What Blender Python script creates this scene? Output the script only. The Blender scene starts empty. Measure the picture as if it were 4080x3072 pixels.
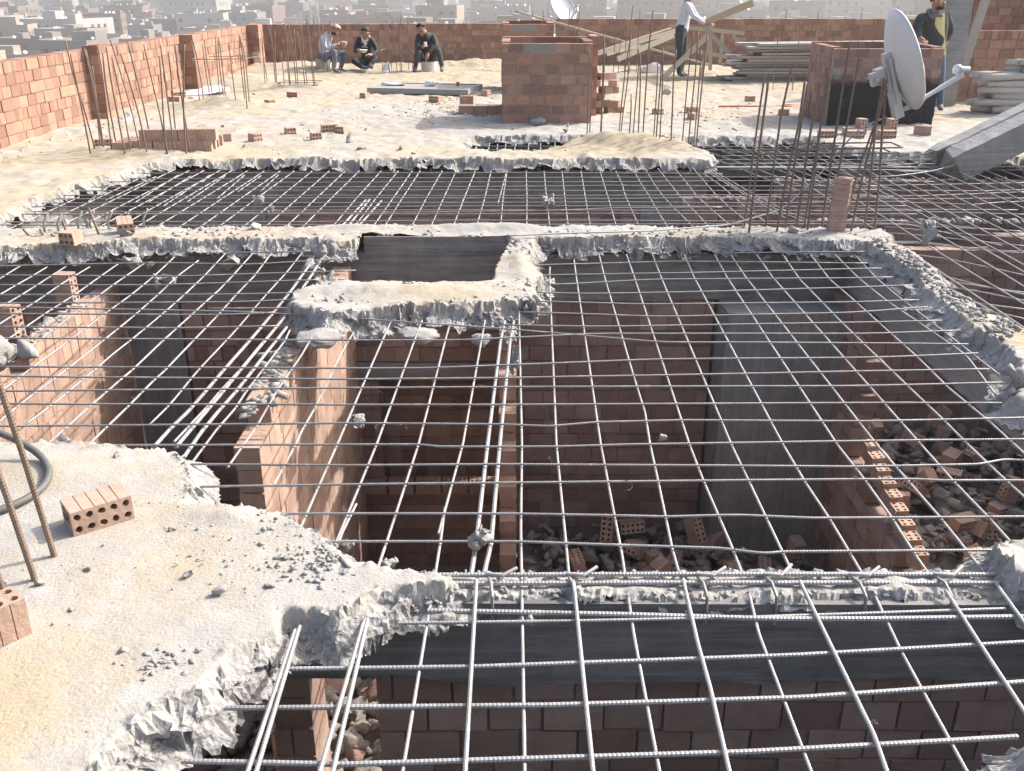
import bpy, bmesh, math, random
import numpy as np
from mathutils import Vector, Matrix, Euler
random.seed(7); RNG=np.random.default_rng(7)
scene=bpy.context.scene
col=scene.collection
rad=math.radians
# ------------------------------------------------------------------ materials
def newmat(name):
    m=bpy.data.materials.new(name); m.use_nodes=True
    nt=m.node_tree; b=nt.nodes['Principled BSDF']
    return m,nt,b
def N(nt,t,**kw):
    n=nt.nodes.new(t)
    for k,v in kw.items():
        if k in n.inputs: n.inputs[k].default_value=v
        else: setattr(n,k,v)
    return n
def noise(nt,vec,scale,detail=6,rough=.6):
    n=N(nt,'ShaderNodeTexNoise',Scale=scale,Detail=detail,Roughness=rough)
    nt.links.new(vec,n.inputs['Vector']); return n.outputs['Fac']
def ramp(nt,fac,stops):
    r=nt.nodes.new('ShaderNodeValToRGB')
    e=r.color_ramp.elements
    while len(e)<len(stops): e.new(.5)
    for i,(p,c) in enumerate(stops):
        e[i].position=p; e[i].color=(c,c,c,1) if isinstance(c,(int,float)) else (*c,1)
    nt.links.new(fac,r.inputs['Fac']); return r.outputs['Color']
def mix(nt,fac,a,b,typ='MIX'):
    m=nt.nodes.new('ShaderNodeMix'); m.data_type='RGBA'; m.blend_type=typ
    for s,v in ((m.inputs['Factor'],fac),(m.inputs['A'],a),(m.inputs['B'],b)):
        if isinstance(v,(int,float)): s.default_value=v
        elif isinstance(v,tuple): s.default_value=(*v,1)
        else: nt.links.new(v,s)
    return m.outputs['Result']
def math_(nt,op,a,b=0.0):
    m=nt.nodes.new('ShaderNodeMath'); m.operation=op
    for s,v in ((m.inputs[0],a),(m.inputs[1],b)):
        if isinstance(v,(int,float)): s.default_value=v
        else: nt.links.new(v,s)
    return m.outputs[0]
def bump(nt,b,h,strength=.5,dist=.01):
    n=N(nt,'ShaderNodeBump',Strength=strength,Distance=dist)
    nt.links.new(h,n.inputs['Height']); nt.links.new(n.outputs['Normal'],b.inputs['Normal'])
def pos(nt): return nt.nodes.new('ShaderNodeNewGeometry').outputs['Position']
def obco(nt): return nt.nodes.new('ShaderNodeTexCoord').outputs['Object']
def attr(nt,name):
    a=nt.nodes.new('ShaderNodeAttribute'); a.attribute_name=name; return a.outputs['Fac']
def simple(name,c,rough=.8,metal=0,var=.15,scale=20,bmp=.2,bd=.004,stretch=None):
    m,nt,b=newmat(name); v=obco(nt)
    if stretch:
        mp=N(nt,'ShaderNodeMapping',Scale=stretch); nt.links.new(v,mp.inputs['Vector']); v=mp.outputs['Vector']
    n=noise(nt,v,scale)
    nt.links.new(mix(nt,n,tuple(x*(1-var) for x in c),tuple(min(1,x*(1+var)) for x in c)),b.inputs['Base Color'])
    b.inputs['Roughness'].default_value=rough; b.inputs['Metallic'].default_value=metal
    if bmp: bump(nt,b,n,bmp,bd)
    return m
M={}
def deck_material():
    m,nt,b=newmat('deck_concrete_and_sand'); v=pos(nt)
    n1=noise(nt,v,1.3,8,.65); n2=noise(nt,v,14,8,.7); n3=noise(nt,v,90,4,.6); n4=noise(nt,v,4.5,8,.7)
    conc=mix(nt,ramp(nt,n4,[(.3,0.),(.7,1.)]),(.31,.298,.276),(.405,.392,.365))
    conc=mix(nt,ramp(nt,n2,[(.35,0.),(.75,.5)]),conc,(.29,.265,.23))
    sand=mix(nt,n2,(.355,.288,.19),(.425,.352,.242))
    sand=mix(nt,ramp(nt,n3,[(.52,0.),(.72,.7)]),sand,(.30,.245,.175)); sand=mix(nt,ramp(nt,n4,[(.5,0.),(.75,.55)]),sand,(.33,.285,.225))
    s=attr(nt,'sand')
    sm=math_(nt,'ADD',s,math_(nt,'MULTIPLY',math_(nt,'SUBTRACT',n1,.5),1.6))
    sm=math_(nt,'ADD',sm,math_(nt,'MULTIPLY',math_(nt,'SUBTRACT',n2,.5),.9))
    top=mix(nt,ramp(nt,sm,[(.30,0.),(.78,1.)]),conc,sand); top=mix(nt,ramp(nt,n3,[(.6,0.),(.72,.55)]),top,(.20,.175,.15)); top=mix(nt,ramp(nt,noise(nt,v,2.6,7,.75),[(.52,0.),(.68,.55)]),top,(.30,.27,.225))
    cv=N(nt,'ShaderNodeTexVoronoi',Scale=1.5); cv.feature='DISTANCE_TO_EDGE'
    wp=nt.nodes.new('ShaderNodeVectorMath'); wp.operation='ADD'; nz=N(nt,'ShaderNodeTexNoise',Scale=5.,Detail=4.); nt.links.new(v,nz.inputs['Vector'])
    sc=nt.nodes.new('ShaderNodeVectorMath'); sc.operation='SCALE'; sc.inputs['Scale'].default_value=.35; nt.links.new(nz.outputs['Color'],sc.inputs[0]); nt.links.new(v,wp.inputs[0]); nt.links.new(sc.outputs[0],wp.inputs[1]); nt.links.new(wp.outputs[0],cv.inputs['Vector'])
    crack=math_(nt,'MULTIPLY',ramp(nt,cv.outputs['Distance'],[(.0,1.),(.007,0.)]),ramp(nt,n1,[(.5,0.),(.6,.75)]))
    top=mix(nt,math_(nt,'MULTIPLY',crack,ramp(nt,sm,[(.4,1.),(.6,0.)])),top,(.16,.15,.14))
    # broken faces: cement paste with pale and dark aggregate
    vo=N(nt,'ShaderNodeTexVoronoi',Scale=48.); nt.links.new(v,vo.inputs['Vector'])
    agg=mix(nt,ramp(nt,vo.outputs['Color'],[(.25,0.),(.8,1.)]),(.235,.226,.216),(.37,.36,.345))
    agg=mix(nt,ramp(nt,n2,[(.35,0.),(.7,.8)]),agg,(.33,.32,.31))
    br=attr(nt,'brk')
    nt.links.new(mix(nt,br,top,agg),b.inputs['Base Color'])
    b.inputs['Roughness'].default_value=.92
    vo2=N(nt,'ShaderNodeTexVoronoi',Scale=60.); nt.links.new(v,vo2.inputs['Vector'])
    h=math_(nt,'ADD',math_(nt,'MULTIPLY',n3,.8),math_(nt,'MULTIPLY',n2,.7))
    h=math_(nt,'ADD',h,math_(nt,'MULTIPLY',math_(nt,'MULTIPLY',vo2.outputs['Distance'],br),1.6))
    h=math_(nt,'ADD',h,math_(nt,'MULTIPLY',math_(nt,'MULTIPLY',n2,br),2.2)); bump(nt,b,h,.6,.009); return m
M['deck']=deck_material()
def rock_material(name,a,bcol):
    m,nt,b=newmat(name); v=pos(nt)
    n=noise(nt,v,22,6,.7); n2=noise(nt,v,110,4,.6)
    oi=nt.nodes.new('ShaderNodeObjectInfo').outputs['Random']
    c=mix(nt,ramp(nt,n,[(.3,0.),(.7,1.)]),a,bcol); c=mix(nt,math_(nt,'MULTIPLY',n2,.35),c,tuple(min(.55,x*1.25) for x in bcol))
    nt.links.new(c,b.inputs['Base Color']); b.inputs['Roughness'].default_value=.93
    bump(nt,b,math_(nt,'ADD',n2,n),.8,.01); return m
M['rock']=rock_material('broken_concrete',(.25,.24,.228),(.36,.348,.332))
M['pebble']=rock_material('pebble_stone',(.36,.31,.25),(.52,.46,.38))
M['dustrock']=rock_material('dusty_rubble',(.20,.18,.165),(.32,.295,.27))
M['brickrock']=rock_material('broken_brick_rubble',(.21,.135,.105),(.31,.215,.175))
def brick_material(name,dark,light,soot=False):
    m,nt,b=newmat(name); v=pos(nt)
    t=attr(nt,'tone'); n=noise(nt,v,9,6,.65); n2=noise(nt,v,60,5,.7)
    c=mix(nt,t,dark,light)
    c=mix(nt,ramp(nt,n,[(.45,0.),(.8,.55)]),c,(.16,.10,.08))
    c=mix(nt,ramp(nt,n2,[(.55,0.),(.85,.5)]),c,(.40,.31,.25))
    g=attr(nt,'mort')
    c=mix(nt,g,c,mix(nt,n,(.21,.185,.165),(.34,.31,.28)))
    if soot:
        sx=nt.nodes.new('ShaderNodeSeparateXYZ'); nt.links.new(v,sx.inputs[0])
        k=math_(nt,'ADD',sx.outputs['Z'],math_(nt,'MULTIPLY',noise(nt,v,3.),.7))
        c=mix(nt,math_(nt,'MULTIPLY',ramp(nt,k,[(.9,1.),(1.12,0.)]),attr(nt,'coat')),c,(.022,.022,.024))
    nt.links.new(c,b.inputs['Base Color']); b.inputs['Roughness'].default_value=.9
    bump(nt,b,math_(nt,'ADD',n2,n),.6,.008); return m
M['brick']=brick_material('red_clay_brick',(.235,.128,.092),(.425,.25,.172))
M['brick_coat']=brick_material('red_clay_brick_with_bitumen',(.205,.12,.095),(.36,.22,.17),True)
M['brick_dusty']=brick_material('dusty_room_brick',(.255,.168,.135),(.42,.305,.25))
M['brick_light']=brick_material('sunlit_tone_brick',(.33,.215,.165),(.50,.35,.27))  # paler copy: sunlight on the partitions put into the colour; loose bricks share it
def formed(name,c1,c2,horizontal=True):
    m,nt,b=newmat(name); v=pos(nt)
    mp=N(nt,'ShaderNodeMapping',Scale=(.8,.8,16.) if horizontal else (14.,14.,.7)); nt.links.new(v,mp.inputs['Vector'])
    n=noise(nt,mp.outputs['Vector'],2.2,8,.65); n2=noise(nt,v,5,8,.7); n3=noise(nt,v,45,5,.6)
    c=mix(nt,ramp(nt,n,[(.3,0.),(.72,1.)]),c1,c2)
    c=mix(nt,ramp(nt,n2,[(.45,0.),(.8,.6)]),c,tuple(x*1.35 for x in c2))
    nt.links.new(c,b.inputs['Base Color']); b.inputs['Roughness'].default_value=.88
    bump(nt,b,math_(nt,'ADD',n,math_(nt,'MULTIPLY',n3,.5)),.7,.012); return m
M['formed']=formed('board_marked_concrete',(.125,.12,.112),(.29,.28,.26))
M['formed_shade']=formed('shade_painted_beam_concrete',(.105,.102,.098),(.24,.232,.22))  # darker copy of the formed concrete: the near beam's shade put into the colour
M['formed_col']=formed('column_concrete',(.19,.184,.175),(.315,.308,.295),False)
M['fallen']=formed('fallen_beam_concrete',(.23,.225,.22),(.33,.325,.315))
def steel(name,c):
    m,nt,b=newmat(name); v=pos(nt)
    n=noise(nt,v,3.5,5,.7); n2=noise(nt,v,45,5,.7); n3=noise(nt,v,11,5,.7)
    k=mix(nt,n2,tuple(x*.75 for x in c),tuple(x*1.2 for x in c))
    k=mix(nt,ramp(nt,n,[(.52,0.),(.72,.6)]),k,(.19,.145,.115))
    k=mix(nt,ramp(nt,n3,[(.55,0.),(.68,.8)]),k,(.46,.45,.43))
    nt.links.new(k,b.inputs['Base Color']); b.inputs['Metallic'].default_value=.3
    nt.links.new(ramp(nt,n3,[(.4,.45),(.7,.8)]),b.inputs['Roughness']); bump(nt,b,n2,.4,.002); return m
M['steel']=steel('rebar_steel_dusty',(.34,.335,.335)); M['steel_dark']=steel('rebar_steel_grey',(.28,.275,.275))
M['rust']=simple('rusty_rebar',(.21,.155,.12),.75,.25,.4,40,.3,.002)
M['wood']=simple('weathered_timber',(.36,.32,.26),.85,0,.3,3.,.5,.006,(3.,30.,30.))
M['wood_pale']=simple('pale_timber',(.42,.365,.275),.85,0,.25,3.,.5,.006,(3.,30.,30.))
M['wood_grey']=simple('grey_timber',(.36,.345,.315),.88,0,.35,3.,.6,.006,(3.,30.,30.))
M['log']=simple('grey_log',(.44,.42,.385),.9,0,.35,4.,.7,.01,(3.,14.,14.))
M['paint']=simple('white_painted_metal',(.66,.67,.67),.42,0,.04,9,.05,.001)
M['galv']=simple('galvanised_metal',(.50,.51,.52),.45,.5,.1,25,.1,.001)
M['lnb']=simple('blue_grey_plastic',(.42,.45,.50),.4,0,.05,20,0)
M['hose']=simple('grey_rubber_hose',(.105,.105,.098),.6,0,.25,30,.3,.003)
M['bag']=simple('white_plastic_bag',(.72,.73,.76),.35,0,.06,16,.5,.01)
M['bucket']=simple('grey_plastic_bucket',(.40,.40,.36),.5,0,.1,12,.1)
M['orange']=simple('orange_rope',(.70,.16,.06),.6,0,.1,30,0)
M['red']=simple('red_plastic',(.65,.06,.05),.5,0,.1,30,0)
M['door']=simple('dusty_door_panel',(.30,.285,.27),.7,0,.2,9,.2)
M['skin']=simple('skin',(.36,.20,.135),.6,0,.08,40,.1,.001)
M['hair']=simple('dark_hair',(.025,.02,.017),.75,0,.3,80,.6,.004)
M['hood']=simple('grey_hoodie_cloth',(.42,.44,.50),.9,0,.12,30,.6,.01)
M['denim']=simple('blue_denim',(.10,.145,.22),.9,0,.2,40,.5,.006)
M['black']=simple('black_cloth',(.022,.022,.025),.8,0,.25,30,.6,.01)
M['dark']=simple('charcoal_cloth',(.045,.05,.055),.85,0,.25,30,.6,.01)
M['shirt']=simple('pale_blue_shirt',(.52,.56,.63),.9,0,.08,25,.5,.012)
M['yellow']=simple('yellow_shirt',(.66,.62,.30),.9,0,.08,25,.5,.01)
M['cap']=simple('tan_cap_cloth',(.42,.33,.24),.9,0,.15,40,.4)
M['shoe']=simple('grey_shoe',(.11,.11,.12),.7,0,.2,30,.2)
M['white']=simple('off_white_cloth',(.68,.66,.62),.85,0,.08,30,.4)
M['scarf']=simple('grey_scarf',(.16,.17,.18),.9,0,.3,60,.6,.006)
M['eye']=simple('dark_eye',(.02,.018,.016),.3,0,0,10,0)
M['lip']=simple('lips',(.26,.11,.09),.6,0,.05,40,0)
# ------------------------------------------------------------------ mesh helpers
def finish(o,parent=None):
    col.objects.link(o)
    if parent is not None: o.parent=parent
    return o
def tag(o,label=None,cat=None,group=None,kind=None):
    if label: o['label']=label
    if cat: o['category']=cat
    if group: o['group']=group
    if kind: o['kind']=kind
    return o
def empty(name,loc,label=None,cat=None,group=None):
    e=bpy.data.objects.new(name,None); e.location=loc; e.empty_display_size=.1
    col.objects.link(e); return tag(e,label,cat,group)
def npmesh(name,V,F,mats,parent=None,attrs={},smooth=False,matidx=None,loc=None):
    """V (n,3) world coordinates, F list/array of faces"""
    V=np.asarray(V,dtype=np.float64)
    off=np.zeros(3)
    if parent is not None: off=np.array(parent.matrix_basis.translation if parent.parent is None else (parent.parent.matrix_basis.translation+parent.matrix_basis.translation))
    elif loc is not None: off=np.array(loc,dtype=float)
    me=bpy.data.meshes.new(name)
    V=V-off
    if isinstance(F,np.ndarray):
        k=F.shape[1]; n=len(F)
        me.vertices.add(len(V)); me.vertices.foreach_set('co',V.astype(np.float32).ravel())
        me.loops.add(n*k); me.loops.foreach_set('vertex_index',F.astype(np.int32).ravel())
        me.polygons.add(n); me.polygons.foreach_set('loop_start',np.arange(0,n*k,k,dtype=np.int32))
        me.update(calc_edges=True)
    else:
        me.from_pydata(V.tolist(),[],[list(f) for f in F]); me.update()
    for nm,(dom,arr) in attrs.items():
        a=me.attributes.new(nm,'FLOAT',dom); a.data.foreach_set('value',np.asarray(arr,dtype=np.float32))
    if not isinstance(mats,(list,tuple)): mats=[mats]
    for m in mats: me.materials.append(m)
    if matidx is not None: me.polygons.foreach_set('material_index',np.asarray(matidx,dtype=np.int32))
    if isinstance(smooth,np.ndarray): me.polygons.foreach_set('use_smooth',smooth)
    elif smooth: me.polygons.foreach_set('use_smooth',np.ones(len(me.polygons),dtype=bool))
    o=bpy.data.objects.new(name,me)
    if parent is None and loc is not None: o.location=loc
    return finish(o,parent)
class MB:
    """collects boxes, tubes and shells for ONE mesh object"""
    def __init__(s): s.V=[]; s.F=[]; s.tone=[]; s.mort=[]; s.mi=[]; s.n=0
    def add(s,V,F,tone=.5,mort=0.,mi=0):
        V=[tuple(v) for v in V]; s.V+=V
        for f in F: s.F.append([i+s.n for i in f]); s.tone.append(tone); s.mort.append(mort); s.mi.append(mi)
        s.n+=len(V)
    BF=[(0,3,2,1),(4,5,6,7),(0,1,5,4),(1,2,6,5),(2,3,7,6),(3,0,4,7)]
    def box(s,lo,hi,**k):
        x0,y0,z0=lo; x1,y1,z1=hi
        s.add([(x0,y0,z0),(x1,y0,z0),(x1,y1,z0),(x0,y1,z0),(x0,y0,z1),(x1,y0,z1),(x1,y1,z1),(x0,y1,z1)],s.BF,**k)
    def obox(s,c,ax,ay,az,**k):
        c=Vector(c); ax=Vector(ax);ay=Vector(ay);az=Vector(az)
        s.add([c+i*ax+j*ay+l*az for (i,j,l) in ((-1,-1,-1),(1,-1,-1),(1,1,-1),(-1,1,-1),(-1,-1,1),(1,-1,1),(1,1,1),(-1,1,1))],s.BF,**k)
    def beam(s,p,q,w,t,up=(0,0,1),**k):
        p=Vector(p);q=Vector(q);d=(q-p); L=d.length; d.normalize(); u=Vector(up)
        sd=d.cross(u)
        if sd.length<1e-3: sd=d.cross(Vector((1,0,0)))
        sd.normalize(); u2=sd.cross(d).normalized()
        s.obox((p+q)/2,d*L/2,sd*w/2,u2*t/2,**k)
    def tube(s,pts,r,n=8,cap=True,**k):
        V,F=tube(pts,r,n,cap); s.add(V.tolist(),F,**k)
    def lathe(s,c,prof,n=20,**k):
        V=[];F=[]
        for (r,z) in prof:
            for i in range(n): a=2*math.pi*i/n; V.append((c[0]+r*math.cos(a),c[1]+r*math.sin(a),c[2]+z))
        for j in range(len(prof)-1):
            for i in range(n): F.append((j*n+i,j*n+(i+1)%n,(j+1)*n+(i+1)%n,(j+1)*n+i))
        F.append(tuple(range(n))[::-1]); F.append(tuple(range((len(prof)-1)*n,len(prof)*n)))
        s.add(V,F,**k)
    def build(s,name,mat,parent=None,smooth=False,loc=None):
        return npmesh(name,s.V,s.F,mat,parent,{'tone':('FACE',s.tone),'mort':('FACE',s.mort)},smooth,s.mi if any(s.mi) else None,loc)
def tube(pts,r,n=8,cap=True):
    P=np.array(pts,dtype=float); m=len(P)
    T=np.gradient(P,axis=0); T/=np.linalg.norm(T,axis=1)[:,None]+1e-9
    ref=np.array([0,0,1.]) if abs(T[:,2]).mean()<.8 else np.array([1.,0,0])
    S=np.cross(T,ref); S/=np.linalg.norm(S,axis=1)[:,None]+1e-9
    U=np.cross(S,T)
    a=np.linspace(0,2*np.pi,n,endpoint=False)
    rr=np.broadcast_to(np.asarray(r,dtype=float),(m,))
    V=(P[:,None,:]+rr[:,None,None]*(np.cos(a)[None,:,None]*S[:,None,:]+np.sin(a)[None,:,None]*U[:,None,:])).reshape(-1,3)
    i=np.arange(m-1)[:,None]*n; j=np.arange(n)[None,:]; j2=(j+1)%n
    F=np.stack([i+j,i+j2,i+n+j2,i+n+j],axis=-1).reshape(-1,4).tolist()
    if cap: F.append(list(range(n))[::-1]); F.append(list(range((m-1)*n,m*n)))
    return V,F
def hash2(ix,iy,s):
    h=(ix.astype(np.int64)*374761393+iy.astype(np.int64)*668265263+s*974634777)&0xffffffff
    h=((h^(h>>13))*1274126177)&0xffffffff; h^=(h>>16)
    return (h&0xffff)/65535.
def vnoise(x,y,s=0):
    ix=np.floor(x);iy=np.floor(y);fx=x-ix;fy=y-iy; fx=fx*fx*(3-2*fx);fy=fy*fy*(3-2*fy)
    a=hash2(ix,iy,s);b=hash2(ix+1,iy,s);c=hash2(ix,iy+1,s);d=hash2(ix+1,iy+1,s)
    return (a*(1-fx)+b*fx)*(1-fy)+(c*(1-fx)+d*fx)*fy
def fbm(x,y,s=0,o=4):
    t=0;a=.5;f=1.
    for i in range(o): t=t+a*vnoise(x*f,y*f,s+i*17); a*=.5; f*=2.03
    return t
def worley(x,y,s=0):
    ix=np.floor(x);iy=np.floor(y); best=np.full(x.shape,9.); H=np.zeros(x.shape)
    for i in (-1,0,1):
        for j in (-1,0,1):
            cx=ix+i;cy=iy+j; px=cx+hash2(cx,cy,s); py=cy+hash2(cx,cy,s+7)
            dx=x-px;dy=y-py; d=dx*dx+dy*dy; m=d<best
            h=hash2(cx,cy,s+13)-.5+(hash2(cx,cy,s+19)-.5)*1.6*dx+(hash2(cx,cy,s+23)-.5)*1.6*dy
            H=np.where(m,h,H); best=np.where(m,d,best)
    return H
def sdf(px,py,poly):
    poly=np.array(poly,dtype=float); d=np.full(px.shape,1e9); ins=np.zeros(px.shape,bool)
    n=len(poly)
    for i in range(n):
        ax,ay=poly[i];bx,by=poly[(i+1)%n]; ex,ey=bx-ax,by-ay
        wx,wy=px-ax,py-ay; t=np.clip((wx*ex+wy*ey)/(ex*ex+ey*ey+1e-12),0,1)
        d=np.minimum(d,(wx-ex*t)**2+(wy-ey*t)**2)
        c=((ay<=py)&(by>py))|((by<=py)&(ay>py))
        with np.errstate(divide='ignore',invalid='ignore'):
            ins^=c&(px<ax+(py-ay)*ex/(ey if abs(ey)>1e-12 else 1e-12))
    d=np.sqrt(d); return np.where(ins,d,-d)
def slab(name,poly,res,w=.1,T=.13,zoff=0.,amp=.05,rough=.03,heaps=(),sand=lambda x,y:.5+0*x,topamp=.006,parent=None,holes=(),clean=None):
    P=np.array(poly); x0,y0=P.min(0)-w-.08; x1,y1=P.max(0)+w+.08
    xs=np.arange(x0,x1,res); ys=np.arange(y0,y1,res)
    X,Y=np.meshgrid(xs,ys); X=X.copy();Y=Y.copy()
    X+=RNG.uniform(-.3,.3,X.shape)*res; Y+=RNG.uniform(-.3,.3,Y.shape)*res
    d=sdf(X,Y,poly)
    for h in holes: d=np.minimum(d,-sdf(X,Y,h))
    cl=np.zeros(X.shape,bool)
    for (a0,b0,a1,b1) in (clean or ()): cl|=(X>a0)&(X<a1)&(Y>b0)&(Y<b1)
    if amp:
        q=amp*(fbm(X*4,Y*4,3,4)-.47)*1.7+amp*.8*worley(X*7+.4*fbm(X*5,Y*5,6,2),Y*7+.4*fbm(X*5,Y*5,16,2),5)+amp*.35*worley(X*20,Y*20,9)
        d=d+np.where(cl,0,q)
    keep=(d>-w)&~(cl&(d<-.004))
    t=np.clip(-d/w,0,1)
    tt=np.clip(t/.18,0,1)*(~cl)
    Z=zoff+topamp*2*(fbm(X*5,Y*5,21,5)-.5)+topamp*.6*(fbm(X*40,Y*40,5,2)-.4)+topamp*1.1*(1-2*np.abs(fbm(X*1.7,Y*1.7,83,4)-.47))**3*np.clip((fbm(X*9,Y*9,85,3)-.2)*2,0,1)+topamp*.9*np.clip(fbm(X*2.2,Y*2.2,63,5)-.52,0,1)*4*np.clip((fbm(X*14,Y*14,67,3)-.3)*2,0,1)
    for (hx,hy,rx,ry,hh) in heaps:
        q=((X-hx)/rx)**2+((Y-hy)/ry)**2
        Z+=hh*np.exp(-q)*(.75+.5*fbm(X*3,Y*3,31,3))*np.clip(d/.1,0,1)
    fa=.62+.45*fbm(X*3,Y*3,77,2)+.35*worley(X*6,Y*6,87)
    Z-=T*(t**.45)*fa*(1.0+.15*0)
    WX=X+.03*fbm(X*20,Y*20,8,2);WY=Y+.03*fbm(X*20,Y*20,18,2); lump=.8*worley(WX*7,WY*7,41)+.35*(fbm(X*8,Y*8,43,2)-.4); fine=.38*worley(WX*22,WY*22,51)+.26*worley(WX*55,WY*55,57)
    Z+=tt*rough*(.6*lump+.25*fine)
    gy,gx=np.gradient(d,res); gl=np.sqrt(gx*gx+gy*gy)+1e-6; gx/=gl;gy/=gl
    ZZ=Z*1.0; A1=worley(X*13+ZZ*21,Y*13-ZZ*17+ZZ*9,141); A2=worley(X*31-ZZ*43,Y*31+ZZ*39,151); A3=worley(X*5+ZZ*6,Y*5+ZZ*7,161)
    disp=-rough*(.3*A1+.16*A2+.95*A3+.3*(fbm(X*40+ZZ*60,Y*40-ZZ*50,171,2)-.4))*tt*(1-.0*t)
    X+=gx*disp; Y+=gy*disp
    # crumbled lip just inside the edge
    lip=np.exp(-(np.clip(d,0,9)/.022)**2)*(d>0)*(~cl)
    Z+=lip*rough*.9*(fine*1.6-.15)
    pass
    idx=-np.ones(X.shape,int); idx[keep]=np.arange(keep.sum())
    a=idx[:-1,:-1];b=idx[:-1,1:];c=idx[1:,1:];e=idx[1:,:-1]
    ok=(a>=0)&(b>=0)&(c>=0)&(e>=0)
    F=np.stack([a[ok],b[ok],c[ok],e[ok]],axis=-1)
    V=np.stack([X[keep],Y[keep],Z[keep]],axis=-1)
    brk=np.clip(np.maximum(tt,lip*.8*(fbm(X*8,Y*8,91,2)>.4)),0,1)[keep]
    sd=np.clip(sand(X,Y),-1,2)[keep]
    sm=np.array(brk[F].max(axis=1)<.2)
    return npmesh(name,V,F,M['deck'],parent,{'brk':('POINT',brk),'sand':('POINT',sd)},sm)
# rocks ---------------------------------------------------------------
def rock_template(seed,sub=2):
    rnd=np.random.default_rng(seed)
    bm=bmesh.new(); bmesh.ops.create_icosphere(bm,subdivisions=sub,radius=1)
    V=np.array([v.co[:] for v in bm.verts]); F=np.array([[v.index for v in f.verts] for f in bm.faces]); bm.free()
    for k in range(13):
        n=rnd.normal(size=3); n/=np.linalg.norm(n); c=rnd.uniform(.22,.72)
        p=V@n; V=V-np.clip(p-c,0,None)[:,None]*n[None,:]
    V/=np.abs(V).max()
    q=(fbm(V[:,0]*2.1+seed,V[:,1]*2.1+V[:,2]*1.7,seed,3)-.45)*.5+(.10 if sub>1 else .18)*(rnd.random(len(V))-.5)
    V=V*(1+q[:,None]); V/=np.abs(V).max(); V*=np.array([1,rnd.uniform(.68,.98),rnd.uniform(.55,.85)])
    return V,F
RT=[rock_template(100+i,2) for i in range(14)]
RT3=[rock_template(300+i,3) for i in range(12)]
RT1=[rock_template(200+i,1) for i in range(8)]
def rotm(a,b,c): return np.array(Euler((a,b,c)).to_matrix())
def rocks_mesh(name,items,mat,parent=None,low=False):
    """items: (x,y,z,size) -> one mesh"""
    Vs=[];Fs=[];n=0
    for (x,y,z,s) in items:
        V,F=random.choice(RT1 if low else RT)
        Rm=rotm(random.uniform(-.5,.5),random.uniform(-.5,.5),random.uniform(0,6.3))
        Vs.append(V@Rm.T*s*np.array([1,1,random.uniform(.8,1.1)])+np.array([x,y,z])); Fs.append(F+n); n+=len(V)
    return npmesh(name,np.vstack(Vs),np.vstack(Fs),mat,parent)
ROCKME=None
def rock(x,y,z,s,label=None,group=None,name='concrete_lump',cat='rubble',mat='rock',flat=1.):
    V,F=random.choice(RT3 if s>.045 else RT); Rm=rotm(random.uniform(-.4,.4),random.uniform(-.4,.4),random.uniform(0,6.3))
    V=V@Rm.T*s*np.array([1,1,flat]); V=V+.02*s*RNG.normal(size=V.shape)
    V[:,2]-=V[:,2].min()+.12*s
    o=npmesh(name,V+np.array([x,y,z]),F,M[mat],None,loc=(x,y,z))
    return tag(o,label,cat,group)
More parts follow.
